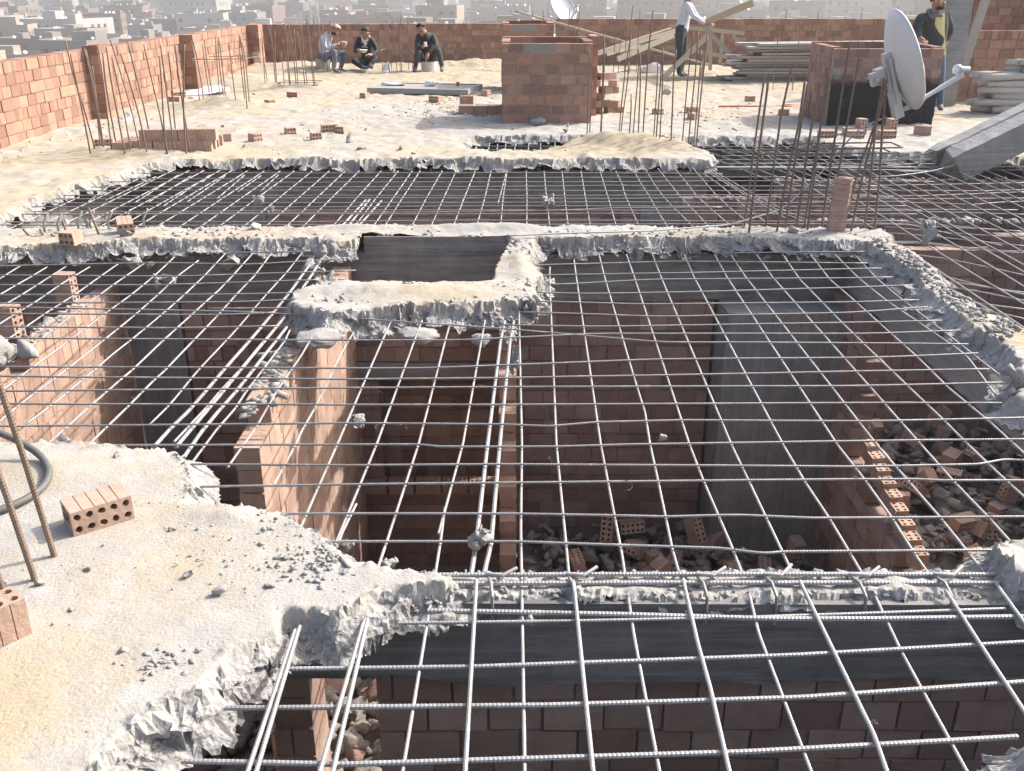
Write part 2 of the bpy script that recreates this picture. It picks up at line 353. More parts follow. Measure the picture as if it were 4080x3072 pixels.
# bricks --------------------------------------------------------------
BL,BW,BH=.195,.088,.118
def brick_mesh(name,nc=5,nr=2,L=BL,H=BW,D=BH,seed=0,chip=0.):
    """perforated clay brick lying with its holes along y; real holes right through"""
    rnd=random.Random(seed); V=[];F=[]
    cw=L/nc;ch=H/nr; r=min(cw,ch)*.31
    def ring(cx,cz,y,i,j):
        b=len(V)
        for k in range(8):
            a=math.pi/4*k; V.append((cx+r*(1+.09*math.sin(2*a+i*2+j*5+seed))*math.cos(a),y,cz+r*(1+.09*math.sin(2*a+i*2+j*5+seed))*math.sin(a)))
        return b
    def border(cx,cz,y):
        b=len(V)
        for (i,j) in ((1,0),(1,1),(0,1),(-1,1),(-1,0),(-1,-1),(0,-1),(1,-1)): V.append((cx+i*cw/2,y,cz+j*ch/2))
        return b
    for i in range(nc):
        for j in range(nr):
            cx=-L/2+cw*(i+.5); cz=ch*(j+.5)
            f0=ring(cx,cz,-D/2,i,j); f1=ring(cx,cz,D/2,i,j); b0=border(cx,cz,-D/2); b1=border(cx,cz,D/2)
            for k in range(8):
                k2=(k+1)%8
                F.append((f0+k,f0+k2,b0+k2,b0+k)); F.append((f1+k2,f1+k,b1+k,b1+k2)); F.append((f0+k2,f0+k,f1+k,f1+k2))
    # outer skin with grooves along the hole axis
    g=.0016
    for (z0,sg) in ((0,-1),(H,1)):
        xs=[(-L/2,0)]
        for i in range(1,nc): x=-L/2+L*i/nc; xs+=[(x-g,0),(x-g*.4,.0045),(x+g*.4,.0045),(x+g,0)]
        xs.append((L/2,0)); b=len(V)
        for x,dp in xs:
            for y in (-D/2,D/2): V.append((x,y,z0-sg*dp))
        for i in range(len(xs)-1):
            q=(b+2*i,b+2*i+1,b+2*i+3,b+2*i+2); F.append(q if sg<0 else q[::-1])
    for (x0,sg) in ((-L/2,-1),(L/2,1)):
        b=len(V)
        for z in (0,H):
            for y in (-D/2,D/2): V.append((x0,y,z))
        q=(b,b+1,b+3,b+2); F.append(q if sg>0 else q[::-1])
    if chip:
        V=[(x*(1-chip*max(0,z/H-.4)*(.5+.5*math.sin(y*90+seed))),y,z) for (x,y,z) in V]
    me=bpy.data.meshes.new(name); me.from_pydata(V,[],F); me.update()
    bm=bmesh.new(); bm.from_mesh(me); bmesh.ops.remove_doubles(bm,verts=bm.verts,dist=1e-5); bmesh.ops.recalc_face_normals(bm,faces=bm.faces); bm.to_mesh(me); bm.free()
    a=me.attributes.new('tone','FLOAT','FACE'); a.data.foreach_set('value',[rnd.random()*.2+.6]*len(me.polygons))
    me.materials.append(M['brick_light']); return me
BM_FULL=brick_mesh('brick',seed=1); BM_HALF=brick_mesh('half_brick',3,2,.115,seed=2,chip=.2); BM_B=brick_mesh('brick_worn',seed=5,chip=.06)
def brick(x,y,z,yaw,label,group=None,half=False,pose='side',tilt=0.,name='brick'):
    me=BM_HALF if half else random.choice((BM_FULL,BM_B))
    o=bpy.data.objects.new(name,me); R={'side':(0,0,0),'flat':(rad(90),0,0),'end':(0,rad(-90),0),'endflat':(rad(90),0,rad(90))}[pose]
    m=Matrix.Rotation(yaw,4,'Z')@Matrix.Rotation(tilt,4,'X')@Euler(R).to_matrix().to_4x4()
    o.matrix_basis=m; zs=[(m@v.co).z for v in me.vertices]
    o.location=(x,y,z-min(zs)); col.objects.link(o)
    return tag(o,label,'brick',group)
def brick_wall(name,a,b,z0,z1,th=.12,rec=.011,jit=1.,mat='brick',parent=None,seed=0,header=.3,mb=None,top_ragged=0.,joint=.012,cl=.2,chh=.124,steps=None,coat=None,loc=None):
    """running-bond wall of single bricks round a recessed mortar core"""
    rnd=random.Random(seed); own=mb is None
    if own: mb=MB()
    A=Vector((a[0],a[1],0));B=Vector((b[0],b[1],0)); d=B-A; L=d.length; d.normalize(); n=Vector((-d.y,d.x,0))
    nz=max(1,round((z1-z0)/chh)); ch=(z1-z0)/nz
    for r in range(nz):
        hd=rnd.random()<header; bl=(cl*.52 if hd else cl)
        x=-bl*rnd.uniform(.1,.9) if r%2 else -bl*rnd.uniform(0,.12)
        zz0=z0+r*ch; wob=.006*math.sin(r*1.7+seed)
        while x<L:
            xe=x+bl*rnd.uniform(.94,1.06)
            if xe<.05: xe=max(xe,.09)
            if L-xe<.055: xe=L+.001
            s0=max(x,0.);s1=min(xe,L)
            zt=steps((s0+s1)/2) if steps else z1
            if s1-s0>.035 and zz0+ch*.6<=zt and not (r>=nz-1 and rnd.random()<top_ragged):
                o=rnd.uniform(-.006,.006)*jit; j=joint*rnd.uniform(.35,1.)
                c=A+d*((s0+s1)/2)+Vector((0,0,zz0+ch/2+rnd.uniform(-.003,.003)))
                tl=rnd.uniform(-.012,.012)*jit
                dd=(d+Vector((0,0,tl))).normalized()
                mb.obox(c+n*(th/2+o),dd*((s1-s0-j)/2),n*(th/2+rnd.uniform(0,.003)),Vector((0,0,1))*((ch-joint*.8)/2),tone=rnd.random())
            x=xe
    # mortar core
    if not steps:
        c=A+d*(L/2)+n*(th/2); c.z=(z0+z1-.012)/2
        mb.obox(c,d*(L/2-.008),n*(th/2-rec*(1 if th>0 else -1)),Vector((0,0,(z1-z0-.02)/2)),mort=1.)
    else:
        k=max(1,int(L/.2))
        for i in range(k):
            xm=L*(i+.5)/k; zt=min(z1,max(z0+.05,min(steps(L*i/k+.001),steps(L*(i+1)/k-.001))-.07)); c=A+d*xm+n*(th/2); c.z=(z0+zt)/2
            mb.obox(c+d*(.012 if i==0 else -.012 if i==k-1 else 0),d*(L/k/2-.001*(i%2)-(.013 if i in (0,k-1) else 0)),n*(th/2-.011-.001*(i%2)),Vector((0,0,(zt-z0)/2)),mort=1.)
    if own:
        o=mb.build(name,M[mat],parent,loc=loc)
        return o
FT=[([(-0.25,2.32),(0.35,2.3),(0.78,2.28),(1.08,2.28),(1.53,2.29)],0.008),([(-0.33,2.26),(0.18,2.27),(0.73,2.29),(1.47,2.33)],0.005),([(-0.63,2.06),(-0.1,2.07),(0.81,2.12),(1.51,2.18)],0.006),([(-0.74,1.91),(0.1,1.92),(0.76,1.95),(1.37,2.01),(1.48,2.02)],0.0065),([(-0.79,1.73),(-0.4,1.72),(0.1,1.74),(0.58,1.76),(1.25,1.81)],0.0065)]
FL=[[(-0.62,1.7),(-0.62,2.18),(-0.62,2.21)],[(-0.6,1.7),(-0.61,2.19),(-0.61,2.23)],[(-0.45,1.7),(-0.43,2.24),(-0.42,2.3)],[(-0.42,1.7),(-0.42,2.27),(-0.42,2.33)],[(-0.26,1.7),(-0.24,2.7),(-0.24,2.93)],[(-0.11,1.7),(-0.11,2.46)],[(0.03,1.7),(0.03,2.79),(0.04,3.43),(0.04,4.97),(0.04,5.39)],[(0.19,2.46),(0.19,1.97),(0.19,1.7)],[(0.25,6.05),(0.24,5.82),(0.18,3.43),(0.18,3.15),(0.18,2.51)],[(0.42,6.22),(0.41,5.82),(0.36,3.43),(0.36,3.15),(0.36,2.63),(0.35,2.21),(0.35,1.7)],[(0.6,6.34),(0.59,5.82),(0.58,4.22),(0.58,3.75),(0.56,3.43),(0.55,3.15),(0.53,2.66),(0.53,2.51)],[(0.53,2.46),(0.52,2.15),(0.52,1.97),(0.51,1.7)],[(0.79,6.36),(0.78,5.82),(0.72,3.43),(0.72,3.15),(0.73,2.69),(0.73,2.45),(0.71,2.22),(0.71,2.01),(0.71,1.7)],[(0.97,6.36),(0.95,5.82),(0.89,3.43),(0.89,3.15),(0.89,2.86),(0.89,2.67),(0.89,2.53)],[(0.89,2.45),(0.89,2.14),(0.89,1.8),(0.88,1.7)],[(1.19,6.36),(1.16,5.82),(1.1,3.43),(1.1,3.12),(1.11,2.86),(1.11,2.5),(1.11,2.42),(1.09,2.14),(1.08,1.7)],[(1.4,6.36),(1.37,5.82),(1.32,3.43),(1.33,3.13),(1.33,2.87),(1.32,2.62),(1.32,2.51)],[(1.32,2.4),(1.31,2.18),(1.3,1.89),(1.3,1.7)],[(1.51,6.36),(1.49,5.82),(1.48,3.43),(1.49,3.13),(1.5,2.86),(1.5,2.63),(1.5,2.51)],[(1.49,2.44),(1.48,2.25),(1.48,2.04)],[(1.69,6.36),(1.66,5.82),(1.66,3.43),(1.66,3.12),(1.67,2.85),(1.67,2.7)],[(1.87,6.36),(1.82,5.76),(1.82,4.92),(1.84,4.03),(1.85,3.63),(1.85,3.45),(1.86,3.13),(1.87,2.97)],[(2.06,6.36),(2.01,5.76),(2.02,5.34),(2.03,4.41),(2.02,4.02),(2.04,3.65),(2.04,3.32)],[(2.23,6.36),(2.2,5.76),(2.21,5.31),(2.29,4.45),(2.2,3.94)],[(2.36,6.3),(2.31,5.76),(2.31,5.29),(2.32,4.86),(2.33,4.18)],[(-1.54,3.62),(-1.52,3.82),(-1.52,4.12),(-1.52,4.23),(-1.49,4.83),(-1.48,5.46),(-1.46,5.9),(-1.46,6.42)],[(-1.72,3.42),(-1.71,3.62),(-1.7,3.82),(-1.69,4.12),(-1.68,4.23),(-1.67,4.65),(-1.66,5.06),(-1.66,5.43),(-1.65,5.84),(-1.67,6.42)],[(-1.89,3.42),(-1.88,3.6),(-1.87,3.81),(-1.85,4.13),(-1.84,4.24),(-1.83,4.62),(-1.81,5.1),(-1.79,5.54),(-1.79,5.84),(-1.8,6.42)],[(-2.07,3.61),(-2.04,3.82),(-2.03,4.13),(-2.02,4.25),(-2.02,4.42),(-2.0,4.66),(-1.98,5.1),(-1.97,5.41),(-1.97,5.84),(-1.99,6.42)],[(-2.19,3.62),(-2.19,3.81),(-2.18,3.98),(-2.16,4.23),(-2.14,4.7),(-2.13,5.04),(-2.13,5.43),(-2.14,5.84),(-2.12,6.21)],[(-2.35,3.85),(-2.34,4.12),(-2.34,4.23),(-2.32,4.63),(-2.31,5.07),(-2.29,5.41),(-2.29,5.81),(-2.31,6.29)],[(-2.49,4.34),(-2.48,4.6),(-2.48,5.1),(-2.48,5.61),(-2.47,5.85),(-2.46,6.14)],[(-2.66,4.49),(-2.65,4.7),(-2.65,5.06),(-2.63,5.43),(-2.63,5.84),(-2.63,6.12)],[(-2.82,4.78),(-2.82,4.92),(-2.81,5.15),(-2.8,5.32),(-2.81,5.66),(-2.8,5.84),(-2.79,6.05)],[(-2.96,5.06),(-2.96,5.2),(-2.95,5.43),(-2.95,5.63),(-2.95,5.82),(-2.95,6.06)],[(-3.08,5.29),(-3.08,5.45),(-3.08,5.61),(-3.07,5.81),(-3.07,6.05)],[(-3.25,5.61),(-3.25,5.79),(-3.26,6.09)],[(-1.38,3.46),(-1.35,3.79),(-1.34,4.0),(-1.32,4.23),(-1.3,4.65)],[(-1.25,3.29),(-1.24,3.57),(-1.22,3.79),(-1.22,3.96),(-1.21,4.21),(-1.19,4.64),(-1.2,4.81)],[(-1.1,3.24),(-1.09,3.42),(-1.08,3.6),(-1.08,3.82),(-1.08,3.99),(-1.07,4.24),(-1.06,4.44),(-1.06,4.69)],[(-0.89,3.1),(-0.88,3.4),(-0.88,3.56),(-0.87,3.79),(-0.87,3.98),(-0.87,4.21),(-0.86,4.6),(-0.85,4.78)],[(-0.73,2.71),(-0.71,3.44),(-0.68,4.66),(-0.67,4.97)],[(-0.59,2.69),(-0.55,3.44),(-0.51,4.69),(-0.5,4.97)],[(-0.58,2.7),(-0.58,2.76),(-0.56,2.96)],[(-0.43,2.55),(-0.42,2.71),(-0.38,3.44),(-0.35,4.66),(-0.34,4.97)],[(-0.25,2.76),(-0.2,3.44),(-0.16,4.67),(-0.15,4.97)]]
FTH=[[(-1.45,3.43),(-1.44,3.6),(-1.42,3.77),(-1.41,3.98),(-1.4,4.24),(-1.38,4.62),(-1.37,4.85),(-1.36,5.12),(-1.35,5.57),(-1.35,6.07),(-1.36,6.38)],[(-1.36,3.42),(-1.34,3.77),(-1.33,3.96),(-1.32,4.21),(-1.3,4.62),(-1.28,5.03),(-1.29,5.52),(-1.29,5.87),(-1.3,6.36)],[(-1.3,3.33),(-1.3,3.56),(-1.29,3.75),(-1.27,3.98),(-1.26,4.19),(-1.25,4.44),(-1.24,4.64),(-1.23,4.87)],[(-0.13,2.51),(-0.12,2.71),(-0.1,3.44),(-0.06,4.67),(-0.04,4.97)],[(-0.09,2.52),(-0.07,2.71),(-0.05,3.44),(-0.01,4.66),(0.01,4.97)]]
MT=[[(-0.64,2.69),(0.01,2.69),(0.51,2.66),(0.69,2.65),(0.73,2.64),(0.82,2.62),(0.89,2.63),(1.6,2.64)],[(-0.92,2.87),(0.01,2.87),(0.54,2.85),(0.74,2.86),(0.81,2.86),(1.04,2.84),(1.83,2.85)],[(-1.19,3.06),(-0.6,3.08),(0.34,3.1),(1.28,3.12),(1.52,3.12),(1.61,3.11),(1.96,3.11)],[(-1.24,3.24),(-0.62,3.23),(-0.04,3.24),(1.31,3.22),(1.8,3.24),(1.86,3.26),(1.92,3.28),(2.04,3.27)],[(-2.02,3.4),(-0.65,3.41),(-0.37,3.41),(-0.29,3.39),(0.18,3.39),(0.47,3.41),(1.38,3.44),(2.14,3.46)],[(-2.19,3.58),(-0.68,3.61),(-0.04,3.6),(0.16,3.58),(0.36,3.62),(0.73,3.64),(1.52,3.63),(1.75,3.64),(2.25,3.67)],[(-2.26,3.81),(-0.71,3.8),(-0.04,3.8),(1.51,3.82),(2.17,3.82)],[(-2.37,3.95),(-0.74,3.99),(-0.05,4.0),(1.58,4.01),(2.28,4.05)],[(-2.46,4.13),(-0.75,4.09),(-0.05,4.11),(0.7,4.14),(1.63,4.19),(2.3,4.22)],[(-2.53,4.25),(-0.78,4.23),(-0.42,4.23),(0.44,4.32),(0.73,4.35),(1.7,4.37),(1.91,4.38),(2.34,4.43)],[(-2.73,4.65),(-0.84,4.62),(-0.28,4.62),(0.45,4.72),(1.81,4.72),(1.9,4.72),(2.4,4.77)],[(-2.99,5.17),(-2.12,5.12),(-1.48,5.08),(-0.78,4.95),(-0.05,4.8),(0.77,4.59),(1.76,4.58),(2.35,4.56)],[(-2.82,4.83),(-1.82,4.81),(-1.27,4.84)],[(-0.05,4.86),(0.46,4.83),(1.87,4.9),(2.37,4.93)],[(-2.93,5.05),(-1.62,5.03),(-1.35,5.07)],[(0.04,5.08),(0.83,5.0),(1.93,5.07),(2.43,5.18)],[(-0.12,5.15),(0.18,5.16)],[(-1.74,5.14),(-1.23,5.15)],[(0.09,5.28),(0.77,5.22),(1.99,5.26),(2.39,5.3)],[(-3.03,5.24),(-1.6,5.26),(-1.27,5.31)],[(0.09,5.45),(0.42,5.42),(1.14,5.46),(2.09,5.55),(2.48,5.6)],[(-3.11,5.4),(-1.63,5.41),(-1.27,5.44)],[(0.1,5.63),(0.3,5.61),(0.88,5.72),(2.15,5.75),(2.41,5.77)],[(-3.21,5.6),(-2.17,5.6),(-1.05,5.73)],[(0.07,5.81),(1.06,5.86),(2.41,5.97)],[(-3.32,5.81),(-2.09,5.79),(-1.01,5.92)],[(0.1,6.04),(1.11,6.14),(2.36,6.09)],[(-3.43,6.02),(-2.35,6.11),(-1.75,6.06),(-1.19,6.19),(-1.13,6.23)],[(1.45,6.35),(2.48,6.39)],[(-2.14,6.35),(-1.3,6.39)]]
M2T=[[(-3.64,9.35),(-2.69,9.37),(-1.74,9.35),(-0.79,9.37),(0.16,9.38),(1.11,9.36),(2.06,9.33)],[(-3.65,9.07),(-2.6,9.07),(-1.57,9.12),(-0.51,9.1),(0.54,9.13),(1.59,9.14),(2.65,9.15)],[(-3.92,8.92),(-2.71,8.88),(-1.53,8.89),(-0.34,8.9),(0.85,8.91),(2.05,8.96),(3.25,8.95)],[(-3.93,8.67),(-2.72,8.67),(-1.5,8.67),(-0.28,8.68),(0.94,8.74),(2.16,8.71),(3.38,8.71)],[(-3.97,8.49),(-2.77,8.52),(-1.55,8.51),(-0.34,8.54),(0.88,8.49),(2.09,8.5),(3.31,8.53)],[(-4.0,8.3),(-2.8,8.27),(-1.61,8.3),(-0.42,8.28),(0.77,8.29),(1.96,8.32),(3.16,8.33)],[(-4.01,8.15),(-2.8,8.16),(-1.58,8.19),(-0.36,8.18),(0.86,8.16),(2.09,8.21),(3.32,8.22)],[(-4.03,7.98),(-2.81,8.0),(-1.57,7.99),(-0.34,8.0),(0.9,8.02),(2.12,7.98),(3.37,8.04)],[(-4.03,7.83),(-2.81,7.85),(-1.59,7.83),(-0.37,7.86),(0.86,7.86),(2.08,7.84),(3.31,7.87)],[(-4.08,7.66),(-2.84,7.65),(-1.61,7.7),(-0.37,7.71),(0.87,7.7),(2.11,7.68),(3.36,7.69)],[(-4.21,7.56),(-2.96,7.56),(-1.72,7.57),(-0.47,7.56),(0.78,7.59),(2.02,7.56),(3.27,7.56)],[(-4.07,7.28),(-2.88,7.3),(-1.68,7.29),(-0.49,7.34),(0.71,7.34),(1.9,7.31),(3.1,7.32)],[(-4.02,7.19),(-2.84,7.16),(-1.67,7.19),(-0.5,7.18),(0.67,7.21),(1.85,7.22),(3.02,7.21)],[(-4.2,7.55),(-0.78,7.63),(0.36,7.7),(0.86,7.79),(1.75,7.82)]]
M2L=[[(-3.85,6.99),(-3.82,7.71),(-3.8,8.28)],[(-3.67,6.99),(-3.63,8.05),(-3.59,9.11)],[(-3.51,6.99),(-3.45,8.23),(-3.41,9.57)],[(-3.34,6.99),(-3.29,8.23),(-3.24,9.57)],[(-3.19,6.99),(-3.14,8.23),(-3.09,9.57)],[(-3.03,6.99),(-2.99,8.23),(-2.93,9.57)],[(-2.9,6.99),(-2.86,8.23),(-2.81,9.57)],[(-2.75,6.99),(-2.7,8.22),(-2.65,9.54)],[(-2.57,6.99),(-2.53,8.22),(-2.48,9.54)],[(-2.41,6.99),(-2.37,8.22),(-2.32,9.54)],[(-2.27,6.99),(-2.23,8.22),(-2.18,9.54)],[(-2.08,6.99),(-2.04,8.22),(-2.0,9.54)],[(-1.91,6.99),(-1.87,8.22),(-1.83,9.54)],[(-1.75,6.99),(-1.71,8.22),(-1.67,9.54)],[(-1.62,6.99),(-1.58,8.22),(-1.53,9.54)],[(-1.39,6.99),(-1.36,8.22),(-1.31,9.54)],[(-1.22,6.99),(-1.19,8.22),(-1.14,9.54)],[(-1.08,6.99),(-1.04,8.22),(-1.0,9.54)],[(-0.99,6.99),(-0.96,8.22),(-0.92,9.54)],[(-0.78,6.99),(-0.75,8.22),(-0.7,9.54)],[(-0.63,7.04),(-0.6,8.2),(-0.56,9.54)],[(-0.46,7.04),(-0.42,8.2),(-0.37,9.54)],[(-0.28,7.04),(-0.24,8.2),(-0.21,9.54)],[(-0.09,7.04),(-0.08,8.2),(-0.05,9.54)],[(0.11,7.04),(0.13,8.2),(0.14,9.54)],[(0.29,7.04),(0.3,8.2),(0.32,9.54)],[(0.43,7.04),(0.46,8.2),(0.5,9.54)],[(0.6,7.04),(0.64,8.2),(0.69,9.54)],[(0.8,7.04),(0.84,8.2),(0.88,9.54)],[(0.98,7.13),(0.99,7.72),(1.0,8.33),(1.03,8.88),(1.04,9.54)],[(1.2,7.1),(1.2,7.79),(1.21,8.28),(1.21,8.88),(1.22,9.59)],[(1.4,7.15),(1.35,7.91),(1.33,8.37),(1.33,8.93),(1.35,9.68)],[(1.52,7.13),(1.5,7.83),(1.48,8.28),(1.48,8.74),(1.48,9.68)],[(1.69,7.28),(1.65,7.87),(1.63,8.37),(1.64,8.69),(1.65,9.68)],[(1.85,7.37),(1.82,7.87),(1.81,8.41),(1.82,8.88),(1.84,9.71)],[(2.0,7.3),(1.96,7.75),(1.95,8.24),(1.94,8.78),(1.89,9.4)],[(2.36,7.32),(2.26,7.72),(2.16,8.37),(1.98,9.8)],[(2.31,7.32),(2.22,7.66),(2.1,8.33),(1.97,9.59)],[(2.19,7.46),(2.1,8.11),(2.02,8.78),(1.95,9.45)]]
M2S=[[(-3.74,8.86),(-3.65,8.11)],[(-3.46,9.24),(-3.52,8.16)],[(-3.27,9.32),(-3.23,8.07)],[(-3.13,9.27),(-3.12,8.09)],[(-2.96,9.32),(-2.94,7.93)],[(-2.8,9.27),(-2.79,8.09)],[(-2.94,9.27),(-2.93,8.93)],[(-2.8,9.29),(-2.79,8.48)],[(-2.62,9.32),(-2.57,8.2)],[(-2.45,9.29),(-2.47,8.51)],[(-2.29,9.32),(-2.27,8.53)],[(-0.37,9.43),(-0.43,8.01)],[(-0.06,9.4),(-0.12,8.01)]]
M2K=[[(-1.32,7.23),(-1.27,8.19)],[(-1.27,7.23),(-1.24,8.21)],[(-1.19,7.23),(-1.13,8.15)]]
M3T=[[(-0.54,11.78),(0.88,11.76),(2.31,11.8),(3.73,11.76),(5.15,11.78)],[(-0.58,11.43),(0.78,11.43),(2.14,11.46),(3.51,11.5),(4.87,11.48)],[(-0.65,11.1),(0.65,11.1),(1.96,11.1),(3.24,11.05),(4.56,11.11)],[(-0.74,10.88),(0.61,10.81),(1.96,10.84),(3.31,10.81),(4.67,10.85)],[(2.47,11.35),(3.28,11.38),(4.08,11.36),(4.89,11.37),(5.71,11.39)],[(2.34,10.69),(2.9,10.68),(3.45,10.63),(4.01,10.63),(4.58,10.62)],[(2.26,10.45),(3.09,10.43),(3.91,10.42),(4.74,10.43),(5.56,10.42)],[(2.19,10.2),(3.0,10.19),(3.82,10.19),(4.64,10.22),(5.44,10.18)],[(2.19,9.95),(2.99,10.01),(3.76,9.95),(4.54,9.95),(5.34,9.97)],[(2.39,9.98),(3.11,9.93),(3.86,9.98),(4.58,9.92),(5.32,9.94)],[(2.17,9.63),(2.92,9.63),(3.66,9.6),(4.4,9.6),(5.15,9.59)],[(2.07,9.71),(2.86,9.75),(3.66,9.77),(4.42,9.71),(5.24,9.77)]]
M3L=[[(-0.26,11.93),(-0.27,10.77)],[(-0.17,11.93),(-0.17,10.77)],[(-0.07,11.93),(-0.08,10.77)],[(0.07,11.93),(0.02,10.77)],[(0.21,11.93),(0.18,10.77)],[(0.35,11.93),(0.32,10.77)],[(0.52,11.93),(0.49,10.77)],[(0.71,11.93),(0.66,10.77)],[(1.65,11.62),(1.62,11.04)],[(1.84,11.62),(1.82,11.04)],[(1.97,11.62),(1.96,11.04)],[(2.13,11.62),(2.13,11.04)]]
RGT=[[(3.11,9.02),(3.99,8.97)],[(3.22,8.77),(4.4,8.87),(4.86,8.93)],[(2.67,8.85),(3.42,8.56),(4.24,8.54),(4.7,8.6)],[(2.79,8.32),(3.6,8.32),(4.65,8.5)],[(2.5,8.25),(3.55,8.19),(4.51,8.23)],[(2.46,8.1),(3.66,8.02),(3.91,7.95),(4.1,8.04),(4.45,8.1)],[(2.41,7.9),(3.05,7.78),(4.18,7.76)],[(2.78,7.75),(3.59,7.67),(4.19,7.59)],[(2.79,7.52),(3.05,7.34),(3.89,7.0)],[(2.8,7.31),(3.3,7.16),(3.9,7.02)],[(2.87,7.17),(3.36,6.95),(3.8,6.81)],[(2.8,6.98),(3.01,6.92),(3.68,6.58)],[(3.04,7.31),(3.24,7.01),(3.5,6.6)],[(2.72,6.7),(2.93,6.73),(3.37,6.47),(3.61,6.44)],[(2.72,6.66),(2.95,6.68),(3.35,6.44),(3.59,6.4)],[(2.76,6.37),(2.97,6.24),(3.2,5.97),(3.3,5.84)],[(2.71,5.9),(2.83,5.74),(2.93,5.58),(3.12,5.48)],[(2.69,5.75),(2.93,5.6),(3.1,5.43)],[(2.65,5.62),(2.82,5.53),(3.04,5.31)],[(2.69,5.3),(2.96,5.16)],[(2.7,5.16),(2.82,5.05),(2.87,4.99)],[(2.69,5.54),(2.77,4.95)]]
G1=[(-4.42,10.21,-0.12,1.13),(-4.41,10.05,-0.03,1.01),(-4.36,10.25,-0.02,1.05),(-4.38,10.33,-0.02,1.03),(-4.25,10.21,0.03,1.09),(-4.51,10.54,0.06,0.86),(-4.24,10.33,0.01,1.0),(-4.05,10.05,-0.02,1.07),(-3.91,10.13,-0.14,1.14),(-4.01,10.13,-0.05,0.97),(-3.83,10.09,-0.12,1.01),(-3.9,10.45,-0.1,1.11),(-3.6,10.05,-0.09,1.1),(-3.62,10.05,0.07,0.99),(-3.56,10.13,0.01,1.09),(-3.64,10.45,0.05,1.01),(-3.42,10.21,-0.01,1.08),(-3.4,10.01,0.13,1.1)]
G2=[(-4.55,14.28,-0.01,0.91),(-4.58,14.59,-0.05,0.88),(-4.51,14.67,-0.02,0.84),(-4.54,14.92,-0.03,0.85),(-4.32,14.52,0.04,0.95),(-4.28,14.59,0.01,0.91),(-4.21,14.44,0.0,0.9),(-4.0,14.21,-0.01,0.85),(-3.91,14.36,0.02,0.99),(-3.77,13.92,0.01,0.99),(-3.81,14.21,-0.01,0.9)]
G3=[(-4.24,16.96,0.03,0.93),(-4.24,17.17,-0.04,0.68),(-4.06,16.96,-0.01,0.95),(-4.04,16.96,0.05,0.93),(-3.86,16.75,-0.01,0.6),(-3.75,16.65,-0.05,0.82),(-3.76,16.75,0.0,1.05),(-3.66,16.75,-0.04,1.05),(-3.63,16.75,0.01,0.96),(-3.51,16.75,-0.06,0.92),(-3.47,16.75,-0.02,1.03),(-3.36,16.75,-0.05,1.13),(-3.34,16.75,-0.04,1.13)]
G4=[(-3.72,19.62,-0.04,0.95),(-3.64,19.62,-0.04,0.92),(-3.49,19.49,-0.02,1.02),(-3.37,19.49,-0.05,0.97),(-3.84,19.91,-0.06,1.05)]
G5=[(-2.57,19.76,-0.02,0.78),(-2.44,19.76,-0.01,1.03),(-2.41,19.91,-0.01,0.84),(-2.28,19.76,-0.06,1.06),(-2.21,19.62,0.0,1.01),(-2.18,19.62,0.03,1.1),(-2.1,20.2,0.01,1.13),(-1.97,19.76,-0.04,0.92)]
G6=[(0.88,11.36,0.0,0.97),(0.87,10.89,0.01,0.67),(1.01,11.07,0.0,1.14),(1.04,11.26,0.0,1.05),(1.21,10.98,0.09,1.16),(1.26,11.26,0.06,0.84),(1.34,11.07,0.0,0.52),(1.36,10.89,0.02,1.0),(1.42,10.89,-0.03,0.96),(1.46,10.8,0.04,1.39),(1.57,10.71,0.0,0.88),(1.59,10.67,0.01,0.97),(1.62,10.58,-0.03,1.05),(1.73,10.49,-0.01,1.02),(1.86,10.54,0.04,1.2),(1.91,10.45,0.02,1.2),(1.99,10.54,0.0,1.02),(1.98,10.37,0.03,1.19)]
G8=[(1.72,6.9,0.04,1.08),(1.71,6.71,0.03,1.05),(1.88,6.9,0.06,1.12),(1.92,6.75,0.08,1.04),(2.03,6.92,0.04,1.01),(2.06,6.75,0.05,1.02),(2.17,6.92,0.03,1.1),(2.16,6.8,0.02,1.07),(2.3,6.92,0.03,1.27),(2.31,6.78,0.05,1.22),(2.46,6.92,0.16,1.04),(2.47,6.78,0.1,1.0),(2.62,6.92,-0.02,1.05),(2.65,6.8,-0.07,1.01)]
G9=[(-1.44,2.53,-0.05,0.54),(-1.44,2.4,-0.05,0.29),(-1.48,2.3,0.0,0.07)]
J1={'pelvis':(-3.8,20.0,0.28),'belly':(-3.77,20.0,0.44),'chest':(-3.71,20.0,0.61),'neck':(-3.6,19.98,0.75),'jaw':(-3.52,19.95,0.77),'head':(-3.51,19.95,0.82),'crown':(-3.5,19.96,0.88),'shL':(-3.7,20.18,0.67),'elL':(-3.66,20.15,0.47),'wrL':(-3.46,20.02,0.52),'haL':(-3.37,19.95,0.55),'shR':(-3.73,19.8,0.66),'elR':(-3.67,19.72,0.47),'wrR':(-3.47,19.75,0.55),'haR':(-3.39,19.8,0.57),'hipL':(-3.76,20.12,0.28),'knL':(-3.36,20.12,0.4),'anL':(-3.47,20.05,0.06),'toL':(-3.28,19.95,0.01),'hipR':(-3.76,19.85,0.28),'knR':(-3.48,19.7,0.45),'anR':(-3.53,19.68,0.1),'toR':(-3.41,19.55,0.03)}
